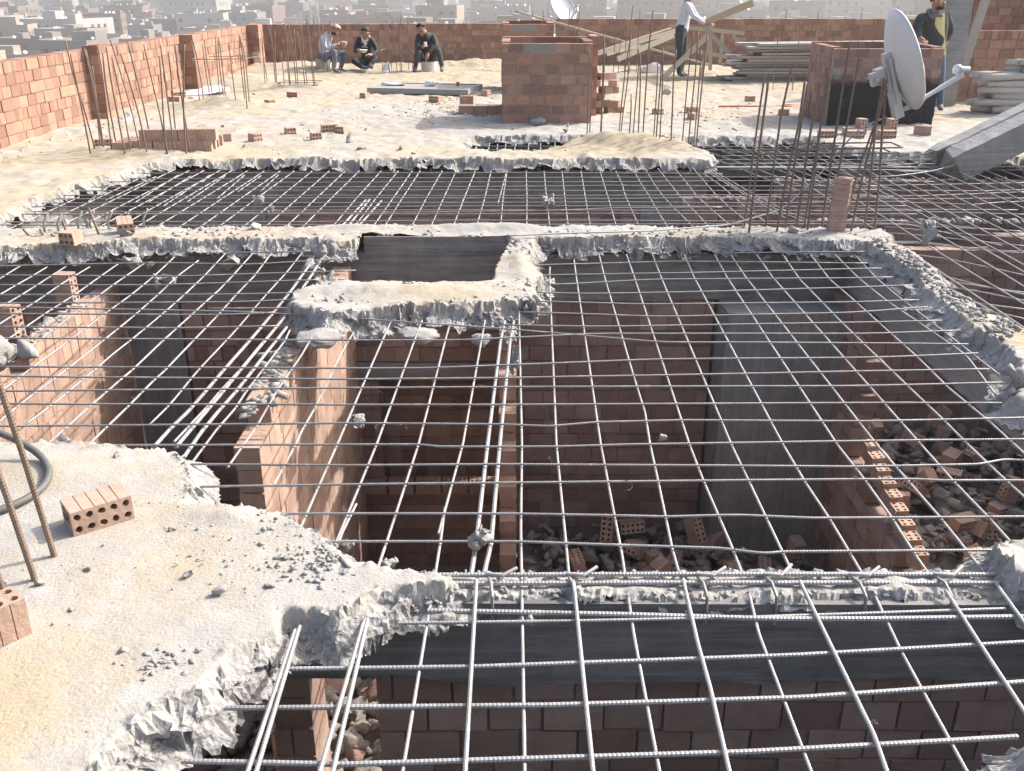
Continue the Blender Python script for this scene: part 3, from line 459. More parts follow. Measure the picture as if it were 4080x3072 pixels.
J2={'pelvis':(-2.99,20.3,0.17),'belly':(-2.97,20.28,0.35),'chest':(-2.96,20.25,0.55),'neck':(-2.94,20.2,0.7),'jaw':(-2.93,20.1,0.71),'head':(-2.93,20.12,0.75),'crown':(-2.93,20.15,0.82),'shR':(-3.1,20.25,0.61),'elR':(-3.16,20.15,0.4),'wrR':(-3.07,19.95,0.44),'haR':(-3.0,19.85,0.45),'shL':(-2.81,20.25,0.61),'elL':(-2.72,20.15,0.4),'wrL':(-2.81,19.95,0.34),'haL':(-2.87,19.86,0.36),'hipR':(-3.07,20.2,0.18),'knR':(-3.17,19.9,0.24),'anR':(-2.96,19.75,0.12),'toR':(-2.84,19.65,0.13),'hipL':(-2.88,20.2,0.18),'knL':(-2.71,19.9,0.31),'anL':(-2.82,19.7,0.16),'toL':(-2.75,19.6,0.13)}
J3={'pelvis':(-1.73,20.25,0.24),'belly':(-1.73,20.2,0.41),'chest':(-1.72,20.1,0.6),'neck':(-1.75,20.0,0.76),'jaw':(-1.78,19.9,0.77),'head':(-1.8,19.92,0.84),'crown':(-1.8,19.95,0.9),'shR':(-1.86,20.05,0.68),'elR':(-1.89,19.9,0.5),'wrR':(-1.76,19.75,0.51),'haR':(-1.71,19.7,0.54),'shL':(-1.57,20.15,0.67),'elL':(-1.5,19.9,0.52),'wrL':(-1.66,19.75,0.39),'haL':(-1.69,19.7,0.32),'hipR':(-1.81,20.2,0.24),'knR':(-1.87,19.8,0.44),'anR':(-1.93,19.8,0.1),'toR':(-1.93,19.6,0.06),'hipL':(-1.62,20.2,0.24),'knL':(-1.46,19.8,0.47),'anL':(-1.39,19.8,0.12),'toL':(-1.39,19.6,0.07)}
J4={'pelvis':(3.2,19.0,0.83),'belly':(3.21,19.0,0.97),'chest':(3.26,19.0,1.19),'neck':(3.29,19.0,1.4),'jaw':(3.34,18.98,1.44),'head':(3.32,19.0,1.51),'crown':(3.31,19.0,1.6),'shR':(3.22,18.82,1.32),'elR':(3.36,18.8,1.11),'wrR':(3.58,18.8,0.98),'haR':(3.69,18.8,0.96),'shL':(3.33,19.18,1.31),'elL':(3.49,19.2,1.09),'wrL':(3.66,19.1,0.99),'haL':(3.75,19.0,0.97),'hipR':(3.15,18.88,0.8),'knR':(3.16,18.86,0.45),'anR':(3.18,18.86,0.09),'toR':(3.3,18.8,0.03),'hipL':(3.25,19.12,0.79),'knL':(3.27,19.12,0.43),'anL':(3.25,19.12,0.08),'toL':(3.38,19.1,0.03)}
J5={'pelvis':(5.89,13.95,0.78),'belly':(5.85,13.9,0.93),'chest':(5.78,13.85,1.14),'neck':(5.75,13.8,1.32),'jaw':(5.76,13.7,1.37),'head':(5.74,13.74,1.44),'crown':(5.73,13.78,1.54),'shR':(5.56,13.8,1.25),'elR':(5.51,13.75,1.03),'wrR':(5.5,13.55,0.97),'haR':(5.52,13.45,0.95),'shL':(5.94,13.9,1.25),'elL':(6.07,13.95,1.07),'wrL':(6.0,13.9,0.93),'haL':(6.0,13.9,0.86),'hipR':(5.8,13.95,0.76),'knR':(5.84,13.9,0.4),'anR':(5.92,13.95,0.06),'toR':(5.85,13.75,0.02),'hipL':(5.98,13.95,0.76),'knL':(6.02,13.9,0.4),'anL':(6.1,13.95,0.06),'toL':(6.04,13.75,0.02)}
BO=[((3.57,18.75,0.92),(4.48,18.5,-0.06),0.1,0.03),((3.71,18.9,0.79),(2.81,18.5,-0.01),0.12,0.03),((3.75,18.95,0.94),(3.62,18.95,0.03),0.09,0.05),((3.75,19.1,0.94),(3.85,19.3,0.12),0.09,0.05),((2.77,18.3,-0.01),(4.5,18.3,-0.01),0.12,0.09),((3.05,19.6,0.91),(4.52,19.6,0.77),0.1,0.04),((3.03,19.6,0.53),(4.24,19.6,0.34),0.09,0.03),((4.11,19.65,0.76),(4.1,19.65,0.22),0.08,0.04),((4.33,19.65,0.73),(4.45,19.65,0.56),0.09,0.04),((1.66,19.5,0.42),(3.36,20.6,0.8),0.1,0.03),((1.66,19.4,0.39),(3.32,20.5,0.75),0.1,0.03),((1.69,19.6,0.44),(3.27,20.7,0.83),0.08,0.03),((2.03,19.2,0.32),(3.21,20.0,0.72),0.15,0.03),((1.83,19.3,0.4),(2.51,19.8,0.53),0.06,0.025),((3.65,19.0,1.0),(4.17,17.6,1.36),0.18,0.03)]
PO=[(0.06,21.0,1.14),(2.07,20.4,0.63),(3.95,19.9,0.16)]
HAZE=.0011; SUN=3.2; SKY=.15; EXPO=1.0
# ------------------------------------------------------------------ broken roof slab
sandA=lambda x,y:.42+.35*np.clip((y-12)/6,0,1)+.25*np.exp(-((y-10.5)/.8)**2)
FARP=[(-5.95,6.3),(-4.3,6.55),(-3.97,6.75),(-3.97,7.22),(-3.99,7.7),(-4.0,8.1),(-3.88,8.7),(-3.7,9.4),(-3.42,9.8),(-2.6,9.86),(-1.9,9.82),(-1,9.86),(0,9.82),(1,9.86),(2.01,9.82),(2.14,10.2),(1.95,10.6),(1.5,10.95),(.9,11.0),(.45,10.55),(.2,10.42),(-.53,10.41),(-.55,10.9),(-.42,11.42),(.4,11.5),(1.1,11.55),(2.12,11.3),(3.2,11.3),(3.5,11.2),(3.7,10.55),(4.0,10.28),(4.5,10.28),(5.1,9.95),(6,9.8),(10.5,9.7),(10.5,22.4),(-5.95,22.4)]
heapsF=[(1.15,10.75,.6,.22,.15),(1.75,10.5,.5,.2,.07),(-4.2,14.4,.6,.4,.14),(-3.6,16.9,.7,.4,.10),(-4.9,17.8,.9,.9,.16),(-3.0,21.2,2.0,.9,.08),(-.4,21.3,1.3,.6,.15),(4.,20.5,2,.8,.10),(-4.6,20.3,1.,.9,.16),(-4.1,10.25,.6,.2,.06),(-1.5,19.3,1.5,.5,.06),(7,17,2,1,.1),(2,19,1,.5,.05)]
def sandF(x,y):
    s=.5+.25*np.clip((y-13.5)/5,0,1)
    s=s+.45*np.exp(-((x-1.2)**2/.9+(y-10.6)**2/.2))+.25*np.exp(-((x+4.2)**2/.8+(y-14.4)**2/.5))+.2*np.exp(-((x+4.)**2/1.5+(y-10.1)**2/.3))
    s=s-.7*np.exp(-((x-.6)**2/1.2+(y-11.9)**2/.35))-.3*np.exp(-((x+1.)**2/2+(y-13.6)**2/1.))-.5*np.exp(-((x-4.6)**2/3.+(y-11.2)**2/1.2))
    return s+.1*np.exp(-((x+4.8)**2/1.+(y-8.5)**2/5.))
deck=slab('roof_deck',FARP,.031,.09,.14,rough=.05,amp=.045,heaps=heapsF,sand=sandF,topamp=.024)
tag(deck,kind='structure')
NEARP=[(-4.6,3.3),(-1.94,3.34),(-1.62,3.34),(-1.29,3.27),(-1.2,3.1),(-1.12,2.88),(-1.0,2.86),(-.92,2.85),(-.73,2.76),(-.6,2.62),(-.49,2.5),(-.31,2.47),(-.17,2.43),(-.2,2.38),(-.4,2.35),(-.45,2.28),(-.5,2.23),(-.58,2.26),(-.68,2.26),(-.67,2.16),(-.76,2.06),(-.79,1.92),(-.87,1.88),(-.94,1.75),(-.97,1.65),(-.95,1.3),(-.9,.7),(-4.6,.7)]
def sandN(x,y):
    s=.27+.62*np.clip((2.35-y)/.6,0,1)*np.clip((-1.0-x)/.25,0,1)
    s=s+.25*np.exp(-((x+1.0)**2/.05+(y-2.5)**2/.04))+.22*np.exp(-((x+1.75)**2/.1+(y-3.05)**2/.03))
    return s-.3*np.exp(-(np.minimum(np.abs(x+.85),1)**2/.006))*(y<2.2)
nd=slab('roof_deck',NEARP,.0105,.10,.15,rough=.03,amp=.02,sand=sandN,topamp=.004,heaps=[(-.95,2.8,.12,.08,.03),(-1.75,3.1,.25,.12,.03)])
tag(nd,kind='structure')
STRIPS='broken strips of slab left over the beams'
def strip(loc,label):
    return empty('concrete_strip',loc,label,'concrete strip',None)
back=slab('roof_deck',[(-4.55,-3.6),(10.3,-3.6),(10.3,4.2),(5.6,4.2),(5.5,3.4),(3.38,3.35),(3.3,1.2),(-.6,1.18),(-.85,.72),(-4.55,.68)],.045,.1,.14,amp=.03,topamp=.01)  # unseen deck behind and right of the camera, added to cut skylight below
tag(back,kind='structure')
sA=strip((-.9,6.6,0),'long dusty strip of broken slab crossing the picture, with a square hole in it')
AP=[(-6.0,6.9),(-3.8,6.9),(-1.4,6.92),(0,6.96),(1.7,6.93),(2.3,6.9),(2.72,6.82),(2.72,6.5),(2.52,6.48),(1.3,6.62),(.2,6.6),(.12,6.3),(.13,6.02),(.19,5.7),(.13,5.25),(.02,5.13),(-.28,5.06),(-.5,5.1),(-.75,5.0),(-1.02,4.93),(-1.28,5.12),(-1.27,5.36),(-1.15,5.5),(-.94,5.52),(-.12,5.52),(-.1,5.9),(-.03,6.4),(-.02,6.62),(-1.07,6.66),(-1.1,6.5),(-1.25,6.45),(-1.36,6.58),(-2.64,6.55),(-3.5,6.3),(-6,6.3)]
sandS=lambda x,y:.35+.3*(fbm(x*1.5,y*4,7,3)-.3)-.25*np.exp(-((x-2.2)**2/.3+(y-6.7)**2/.2))+.05*(x<-1.5)
a=slab('slab',AP,.0135,.085,.15,rough=.04,clean=[(-1.075,5.46,-.03,6.9)],amp=.035,sand=sandS,topamp=.012,parent=sA,heaps=[(-.2,6.85,.5,.1,.05),(-1.2,6.88,.25,.08,.04),(-.6,5.3,.45,.12,.035),(.06,5.9,.08,.4,.03)])
sB=strip((2.56,5.4,0),'narrow crumbling strip of slab running towards the camera on the right, over a pale beam')
BP=[(2.5,6.6),(2.5,5.95),(2.55,5.75),(2.49,5.54),(2.44,5.28),(2.42,5.09),(2.45,4.79),(2.44,4.6),(2.46,4.4),(2.42,4.15),(2.3,3.95),(2.22,3.8),(2.28,3.6),(2.5,3.4),(3.4,3.4),(3.4,4.5),(2.72,4.62),(2.66,4.74),(2.66,4.9),(2.58,5.0),(2.62,5.13),(2.56,5.3),(2.6,5.47),(2.69,5.83),(2.71,6.21),(2.68,6.6)]
slab('slab',BP,.0135,.11,.15,rough=.036,amp=.025,sand=lambda x,y:.3+.5*(y<4.7)*(x>2.5),topamp=.015,parent=sB)
sF=strip((.6,2.4,-.1),'low broken beam crossing the foreground with bare stirrups and long bars along its top')
slab('broken_top',[(-.3,2.53),(.3,2.525),(1.0,2.53),(1.6,2.525),(1.6,2.41),(.9,2.40),(.62,2.385),(.3,2.405),(-.3,2.39)],.009,.022,.045,zoff=-.06,rough=.03,amp=.014,sand=lambda x,y:-.6+0*x,parent=sF,topamp=.02)
CHP=[(1.53,2.56),(1.6,2.62),(2.6,2.68),(2.6,2.3),(1.72,2.34),(1.55,2.42)]
sR=strip((2.0,2.4,0),'ragged lump of broken slab at the right edge of the picture, bars running into it')
slab('slab',CHP,.0105,.08,.15,zoff=.015,rough=.045,amp=.03,sand=lambda x,y:-.3+0*x,parent=sR,topamp=.02)
sR2=strip((2.0,1.55,0),'white broken slab corner at the bottom right edge of the picture')
slab('slab',[(1.21,1.70),(1.26,1.77),(1.32,1.79),(2.1,1.8),(2.1,1.25),(1.42,1.25),(1.32,1.5)],.0105,.06,.14,zoff=.01,rough=.045,amp=.02,sand=lambda x,y:-.6+0*x,parent=sR2,topamp=.01)
def beam_box(name,parent,lo,hi,mat='formed',drip=.02,axis='x'):
    """board-marked beam with a slightly uneven lower edge"""
    x0,y0,z0=lo;x1,y1,z1=hi; n=90; V=[];F=[]
    for i in range(n+1):
        t=i/n; dz=drip*(fbm(np.array(t*14.+x0),np.array(.3+y0),5,4)-.5)*2
        if axis=='x':
            x=x0+(x1-x0)*t; ring=[(x,y0,z0+dz),(x,y1,z0+dz*.5),(x,y1,z1),(x,y0+.004*math.sin(7*t),z1)]
        else:
            y=y0+(y1-y0)*t; ring=[(x1,y,z0+dz*.5),(x0,y,z0+dz),(x0,y,z1),(x1,y,z1)]
        V+=ring
    for i in range(n):
        for k in range(4):
            a=i*4+k;b=i*4+(k+1)%4
            F.append((a,b,b+4,a+4))
    F.append((3,2,1,0)); F.append((n*4,n*4+1,n*4+2,n*4+3))
    return npmesh(name,V,F,M[mat],parent)
beam_box('beam',sF,(-1.6,2.375,-.365),(3.2,2.54,-.07),drip=.05,mat='formed_shade')
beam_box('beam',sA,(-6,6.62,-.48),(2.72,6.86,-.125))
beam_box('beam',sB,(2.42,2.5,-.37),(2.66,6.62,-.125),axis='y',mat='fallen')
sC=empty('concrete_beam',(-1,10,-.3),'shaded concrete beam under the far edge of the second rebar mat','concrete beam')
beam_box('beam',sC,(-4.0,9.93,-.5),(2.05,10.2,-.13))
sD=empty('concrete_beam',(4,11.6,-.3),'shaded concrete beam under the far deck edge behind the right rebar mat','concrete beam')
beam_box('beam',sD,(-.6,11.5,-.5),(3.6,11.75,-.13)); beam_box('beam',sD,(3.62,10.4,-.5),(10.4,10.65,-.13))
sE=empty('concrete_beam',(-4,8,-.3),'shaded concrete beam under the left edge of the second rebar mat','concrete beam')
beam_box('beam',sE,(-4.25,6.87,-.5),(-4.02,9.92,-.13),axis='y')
# square hole edge: board-marked opening side of the long strip
beam_box('opening_side',sA,(-1.06,6.625,-.5),(-.03,6.64,-.004),drip=.0)
# ------------------------------------------------------------------ rooms below
fl=MB(); fl.box((-6.0,-3.8,-2.95),(10.4,22.6,-2.8)); tag(fl.build('room_floor',M['dustrock']),kind='structure')
def W(name,label,*a,**k):
    k.setdefault('mat','brick_dusty')
    o=brick_wall(name,*a,**k); return tag(o,label,'wall')
W('brick_wall','shaded red brick wall below the near beam at the bottom of the picture',(-.44,2.42),(3.2,2.42),-2.8,-.36,th=.12,seed=1,header=.12,cl=.19)
W('brick_pier','narrow red brick pier under the near beam, left of the bottom wall',(-.79,2.44),(-.655,2.44),-2.8,-.365,th=.2,seed=2,header=.5)
W('brick_wall','dark red brick back wall of the middle room, beside the concrete column',(.04,6.66),(1.5,6.66),-2.8,-.482,th=.12,seed=3,header=.12)
W('brick_wall','dark red brick back wall behind the left room',(-2.45,6.66),(-1.42,6.66),-2.8,-.482,th=.12,seed=4,header=.1)
al=empty('brick_wall',(-.65,6.66,-1.5),'recessed red brick wall with a concrete lintel over a window hole, under the square opening','wall')
brick_wall('brickwork',(-1.28,6.66),(-.02,6.66),-.98,-.482,parent=al,mat='brick_dusty',seed=5,header=.1)
brick_wall('brickwork',(-1.28,6.66),(-.02,6.66),-2.8,-2.1,parent=al,mat='brick_dusty',seed=6,header=.1)
brick_wall('brickwork',(-1.28,6.66),(-1.02,6.66),-2.1,-1.13,parent=al,mat='brick_dusty',seed=61,header=.6)
lm=MB(); lm.box((-1.28,6.645,-1.12),(-.02,6.78,-.985)); lm.build('lintel',M['fallen'],al)
W('brick_wall','darkest brick wall seen through the window hole',(-1.4,6.87),(.1,6.87),-2.8,-.13,th=.12,seed=7)
for i in range(5):
    brick(-1.1+.215*i,6.70,-2.1,0,'perforated brick laid on the window sill under the lintel','bricks on the window sill',pose='flat')
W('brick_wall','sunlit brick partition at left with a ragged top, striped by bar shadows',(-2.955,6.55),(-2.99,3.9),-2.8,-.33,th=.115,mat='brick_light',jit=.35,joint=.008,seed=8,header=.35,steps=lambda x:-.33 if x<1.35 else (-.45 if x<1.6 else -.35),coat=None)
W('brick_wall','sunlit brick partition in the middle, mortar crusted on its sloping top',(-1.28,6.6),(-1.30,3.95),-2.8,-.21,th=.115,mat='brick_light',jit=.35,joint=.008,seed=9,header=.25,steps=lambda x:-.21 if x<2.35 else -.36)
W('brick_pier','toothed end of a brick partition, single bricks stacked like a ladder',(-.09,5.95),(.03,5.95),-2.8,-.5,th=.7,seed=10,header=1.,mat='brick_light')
for i in range(7):
    brick(-.03,5.89,-2.5+.28*i,rad(90),'perforated brick sticking out of the toothed wall end','toothing bricks',pose='side')
W('brick_wall','low broken brick partition at right, its perforated top bricks sloping to the camera',(2.355,6.6),(2.355,4.75),-2.8,-.385,th=.115,seed=11,steps=lambda x:-.38 if x<.72 else -1.33-.27*(x-.72))
for i in range(9):
    y=5.80-.118*i; brick(2.412,y,-1.335-.27*(5.85-y),rad(90),'perforated brick on the sloping top of the low partition','bricks topping the low partition',half=True,pose='flat')
W('brick_wall','low perforated brick course near the foot of the low partition',(2.3,4.7),(3.2,4.7),-2.8,-1.75,th=.115,seed=12)
for i in range(4): brick(2.42+.21*i,4.75,-1.75,0,'perforated brick lying on the low cross course','bricks on the low cross course',pose='flat')
cm=MB(); cm.box((1.52,6.3,-2.8),(2.40,6.9,-.47)); tag(cm.build('concrete_column',M['formed_col']),'broad grey concrete column at the back of the middle room','column')
cm=MB(); cm.box((-2.86,6.635,-2.8),(-2.46,6.9,-.475)); tag(cm.build('concrete_column',M['formed_col']),'dark concrete column at the back of the left room','column')
W('brick_wall','dark brick wall at the back of the far left room',(-4.2,6.665),(-3.1,6.665),-2.8,-.482,th=.12,seed=13)
W('brick_wall','long red brick wall under the right rebar mat, pale mortar along its top',(2.7,8.2),(6.6,8.2),-2.8,-.26,th=.12,seed=14,header=.15,top_ragged=.12,steps=lambda x:-.26 if (x<.35 or x>1.9) else (-.5 if x<1.6 else -.38))
W('brick_wall','farther red brick wall under the right rebar mat',(2.72,9.72),(6.6,9.72),-2.8,-.2,th=.12,seed=15,header=.2,top_ragged=.1)
W('brick_wall','short red brick wall under the right end of the second mat',(1.72,9.45),(2.72,9.45),-2.8,-.32,th=.12,seed=16,header=.2)
W('brick_wall','red brick wall at the back of the room below the second mat',(-2.62,9.97),(1.36,9.97),-2.8,-.505,th=.12,seed=17,header=.1)
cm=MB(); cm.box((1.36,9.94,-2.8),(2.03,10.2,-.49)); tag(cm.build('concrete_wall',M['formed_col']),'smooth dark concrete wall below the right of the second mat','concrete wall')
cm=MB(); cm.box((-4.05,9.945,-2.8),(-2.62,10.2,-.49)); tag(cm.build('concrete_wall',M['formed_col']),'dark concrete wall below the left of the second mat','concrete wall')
W('brick_wall','brick side wall below the left edge of the second mat',(-4.14,6.9),(-4.14,9.9),-2.8,-.505,th=.12,seed=18)
W('brick_wall','brick side wall between the rooms under the long strip',(-5.9,3.5),(-5.9,6.5),-2.8,-.1,th=.12,seed=19)
W('brick_wall','brick cross wall in the room right of the crumbling strip',(5.4,3.4),(5.4,9.6),-2.8,-.15,th=.12,seed=20)
W('brick_wall','brick wall far below the third opening',(-.6,11.85),(3.6,11.85),-2.8,-.5,th=.12,seed=21)
# outer skin of the storey below
om=MB(); om.box((-6.15,-3.8,-36),(-5.95,22.7,-.16)); om.box((-6.15,22.45,-36),(10.6,22.7,-.16)); om.box((10.4,-3.8,-36),(10.6,22.4,-.16)); om.box((-5.9,-3.8,-36),(10.38,-3.6,-.16))
tag(om.build('outer_wall',M['formed']),'outer wall of the storey under the roof deck','wall')
# ------------------------------------------------------------------ parapets, shafts
lw=empty('parapet_wall',(-5.6,14,0),'long sunlit brick parapet along the left edge of the roof with three brick piers','parapet')
brick_wall('wall',(-5.6,21.8),(-5.9,5.2),-.03,.87,th=.2,parent=lw,seed=30,header=.4)
for y,xa,xb in ((12.95,-5.57,-5.36),(16.6,-5.5,-5.27),(20.6,-5.43,-5.18)): brick_wall('pier',(xa,y),(xb,y),-.03,.93 if y<14 else .89,th=.36,parent=lw,seed=int(y),header=.3)
fw=empty('parapet_wall',(-2.8,22,0),'shaded brick parapet at the back of the roof, behind the three seated men','parapet')
brick_wall('wall',(-5.4,21.35),(-.15,22.0),-.03,.87,th=.2,parent=fw,seed=33,header=.35)
fw2=empty('parapet_wall',(5,22,0),'shaded brick parapet at the back right of the roof beyond the timber','parapet')
brick_wall('wall',(.95,22.0),(11.,22.05),-.03,.96,th=.2,parent=fw2,seed=34,header=.35)
def shaft(name,label,x0,x1,y0,y1,h,mat='brick',th=.105,seed=40,cut=None):
    e=empty(name,(x0,y0,0),label,'brick shaft')
    brick_wall('wall',(x0,y0),(x1,y0),-.02,h,th=th,parent=e,seed=seed,mat=mat,header=.08,cl=.19,joint=.022,rec=.004)
    brick_wall('wall',(x1,y1-th),(x0,y1-th),-.02,h+.03,th=-th,parent=e,seed=seed+1,mat=mat,header=.1,cl=.19)
    brick_wall('wall',(x0,y1-th-.002),(x0,y0+th+.002),-.02,h+.015,th=th,parent=e,seed=seed+2,mat=mat,cl=.19,joint=.018,rec=.006)
    brick_wall('wall',(x1,y0+th+.002),(x1,y1-th-.002),-.02,h+.02,th=th,parent=e,seed=seed+3,mat=mat,cl=.19,joint=.018,rec=.006)
    return e
cs=shaft('brick_shaft','knee-to-chest-high hollow brick shaft standing in the centre of the deck',-.13,1.02,12.55,13.55,.98)
brick_wall('return_wall',(1.03,13.2),(1.14,13.2),-.02,1.03,th=.5,parent=cs,seed=48,header=1.)
shaft('brick_shaft','brick shaft half hidden behind the central one, grey mortar on its face',-.15,.68,16.4,17.3,1.06,seed=50)
rs=shaft('brick_shaft','hollow brick shaft at right with its front coated in black bitumen',3.98,5.34,12.34,13.35,.93,mat='brick_coat',seed=60)
for ch in rs.children:
    me=ch.data; a=me.attributes.new('coat','FLOAT','FACE'); a.data.foreach_set('value',[1. if (p.center.y+12.34<12.36 and p.center.x>-.1) else 0. for p in me.polygons])
# right side room
rw=empty('brick_wall',(7.5,15,0),'low brick wall behind the log pile at the right edge','wall')
brick_wall('wall',(6.55,15.0),(10.4,15.0),-.02,1.02,th=.12,parent=rw,seed=70,header=.15)
rw2=empty('brick_wall',(9,16,0),'taller dark brick wall rising out of the picture at the top right','wall')
brick_wall('wall',(6.75,16.2),(10.4,16.2),-.02,2.4,th=.12,parent=rw2,seed=71,header=.15)
cm=MB(); cm.box((6.22,14.4,-.02),(6.52,14.7,2.9)); tag(cm.build('concrete_column',M['fallen']),'bare grey concrete column at the top right behind the man in the jacket','column')
cm=MB(); cm.beam((6.58,14.5,.5),(6.72,14.2,2.3),.12,.035,up=(0,1,0)); tag(cm.build('wooden_plank',M['wood_grey']),'plank leaning against the grey concrete column','plank')
# ------------------------------------------------------------------ rebar
def smooth_poly(pts,step):
    P=np.array(pts,dtype=float)
    s=np.r_[0,np.cumsum(np.linalg.norm(np.diff(P,axis=0),axis=1))]
    n=max(2,int(s[-1]/step)+1); q=np.linspace(0,s[-1],n)
    R=np.stack([np.interp(q,s,P[:,k]) for k in range(P.shape[1])],axis=-1)
    if n>6 and step>.02:
        for _ in range(1): R[1:-1]=.25*R[:-2]+.5*R[1:-1]+.25*R[2:]
    elif n>40:
        k=9; ker=np.ones(k)/k
        for c in range(R.shape[1]):
            t=np.convolve(R[:,c],ker,'same'); R[k:-k,c]=t[k:-k]
    return R
def rebar(name,pts,z,r,mat,parent,rib=None,sag=.0025):
    P=np.array(pts,dtype=float)
    if P.shape[1]==2: P=np.c_[P,np.full(len(P),z)]
    if rib is None: rib=P[:,1].min()<3.6
    if name=='stirrup': rib=False
    if name=='stirrup':
        R=np.vstack([np.vstack([P[i]+(P[i+1]-P[i])*t for t in (.0,.06,.5,.94)]) for i in range(len(P)-1)]+[P[-1:]]); rr=np.full(len(R),r)
    elif rib:
        R=smooth_poly(P,.0055); k=np.arange(len(R)); rr=r*np.where(k%2==0,1.10,.94)
    else:
        R=smooth_poly(P,.09); rr=np.full(len(R),r)
    if sag:
        R[:,2]+=sag*(fbm(R[:,0]*2.2+z*99,R[:,1]*2.2+len(R),11,2)-.45)
    V,F=tube(R,rr,8 if rib else 6)
    return npmesh(name,V,F,M[mat],parent,smooth=not rib)
def mat_(label,loc): return empty('rebar_mat',loc,label,'rebar mat','exposed rebar mats')
m1=mat_('rebar mat with thick ribbed bars nearest the camera, over the bottom wall',(.6,1.8,-.05))
m2=mat_('big rebar mat over the middle rooms between the near beam and the long strip',(0,4.5,-.05))
m3=mat_('rebar mat beyond the long strip, bars fanning to the left',(-1,8.3,-.05))
m4=mat_('small rebar mat in the narrow opening in front of the central shaft',(.8,11,-.06))
m5=mat_('tangled rebar mat at right, bars running down towards the right edge',(3.8,7.5,-.06))
def ext(p):
    p=[tuple(q) for q in p]
    for k in (0,-1):
        if p[k][1]<1.78:
            a,b=(p[0],p[1]) if k==0 else (p[-1],p[-2]); L=math.hypot(a[0]-b[0],a[1]-b[1]); e=(a[0]+(a[0]-b[0])/L*.7,a[1]+(a[1]-b[1])/L*.7)
            p=[e]+p if k==0 else p+[e]
    return p
FL=[ext(p) for p in FL]
FT.append(([(-.9,1.33),(.5,1.35),(1.9,1.42)],.0065)); FT.append(([(-.9,1.12),(.5,1.13),(1.9,1.17)],.0065))
for pts,r in FT: rebar('bar',pts,-.053,r*1.,'steel',m1)
for p in FL:
    fr=max(q[1] for q in p)<2.6
    rebar('bar',p,-.040 if fr else -.062,.006 if fr else .0048,'steel',m1 if fr else m2)
for p in FTH: rebar('bar',p,-.066,.0078,'steel',m2)
for p in MT: rebar('bar',p,-.048,.0047,'steel_dark',m2)
for p in M2T: rebar('bar',p,-.052,.0050,'steel_dark',m3,False)
for p in M2L+M2S: rebar('bar',p,-.066,.0052,'steel',m3,False)
for p in M2K: rebar('bar',p,-.07,.009,'steel',m3,False)
for p in M3T: rebar('bar',p,-.065,.0054,'steel_dark',m4 if max(q[0] for q in p)<3.4 else m5,False)
for p in M3L: rebar('bar',p,-.078,.0065,'steel',m4,False)
for p in RGT: rebar('bar',p,-.062,.0048,'steel',m5,False)
for i,(x) in enumerate((2.76,2.95,3.15,3.3,3.38,3.54,3.72,3.86,4.03,4.21,4.4,4.55,4.7,4.9,5.1)):
    y1=11.2 if x<3.6 else 10.2
    rebar('bar',[(x+random.uniform(-.04,.04),3.3 if x>3.4 else 4.6),(x,6.0),(x+random.uniform(-.04,.04),8.0),(x+random.uniform(-.05,.05),y1)],-.05,.0052,'steel_dark',m5,False)
for x in (2.2,2.36,2.55,2.72,2.9,3.1): rebar('bar',[(x-.3,11.2),(x,10.2),(x+.4,8.6)],-.075,.006,'steel_dark',m5,False)
for k in range(3): rebar('bar',[(2.0,9.65+.02*k),(3.2,9.62+.03*k),(5.2,9.7)],-.05,.007,'steel',m5,False)
# long top bars and stirrups of the near broken beam
for y,z,r in ((2.485,-.040,.0075),(2.445,-.044,.0075),(2.40,-.075,.005)): rebar('bar',[(-.28,y,z),(.5,y+.004,z),(1.62,y+.002,z)],z,r,'steel',sF,True)
for x,ln in ((-.03,.0),(.22,.3),(.62,.2),(.83,.9),(1.1,.3),(1.36,.4)):
    rebar('stirrup',[(x-.05,2.475,-.03),(x,2.455,-.022),(x+.045,2.485+.02*ln,-.014)],0,.0058,'steel',sF,False,0)
    rebar('stirrup',[(x-.045,2.48,-.038),(x-.035,2.425,-.028),(x-.03,2.378,-.045),(x-.03,2.368,-.10),(x-.03,2.37,-.14)],0,.0055,'steel_dark',sF,False,0)
def wire(x,y,z,parent):
    pts=[(x,y,z)]
    for i in range(7): pts.append((pts[-1][0]+random.uniform(-.018,.018),pts[-1][1]+random.uniform(-.012,.012),pts[-1][2]+random.uniform(-.012,.01)))
    V,F=tube(pts,.0012,4); npmesh('tie_wire',V,F,M['rust'],parent)
for x,y in ((-.16,4.02),(.15,3.3),(-.35,4.1),(.8,3.27),(1.35,2.86),(.34,2.33),(.66,2.32),(-.62,3.95),(-1.7,3.9),(.52,2.35),(.02,2.3),(1.62,2.7),(.9,1.85),(-.5,3.6)): wire(x,y,-.045,m2)
for _ in range(46):
    p=random.choice(MT); k=random.randrange(len(p)-1); t=random.random(); x=p[k][0]+(p[k+1][0]-p[k][0])*t; y=p[k][1]+(p[k+1][1]-p[k][1])*t
    if -2.6<x<2.2: wire(x,y,-.045,m2)
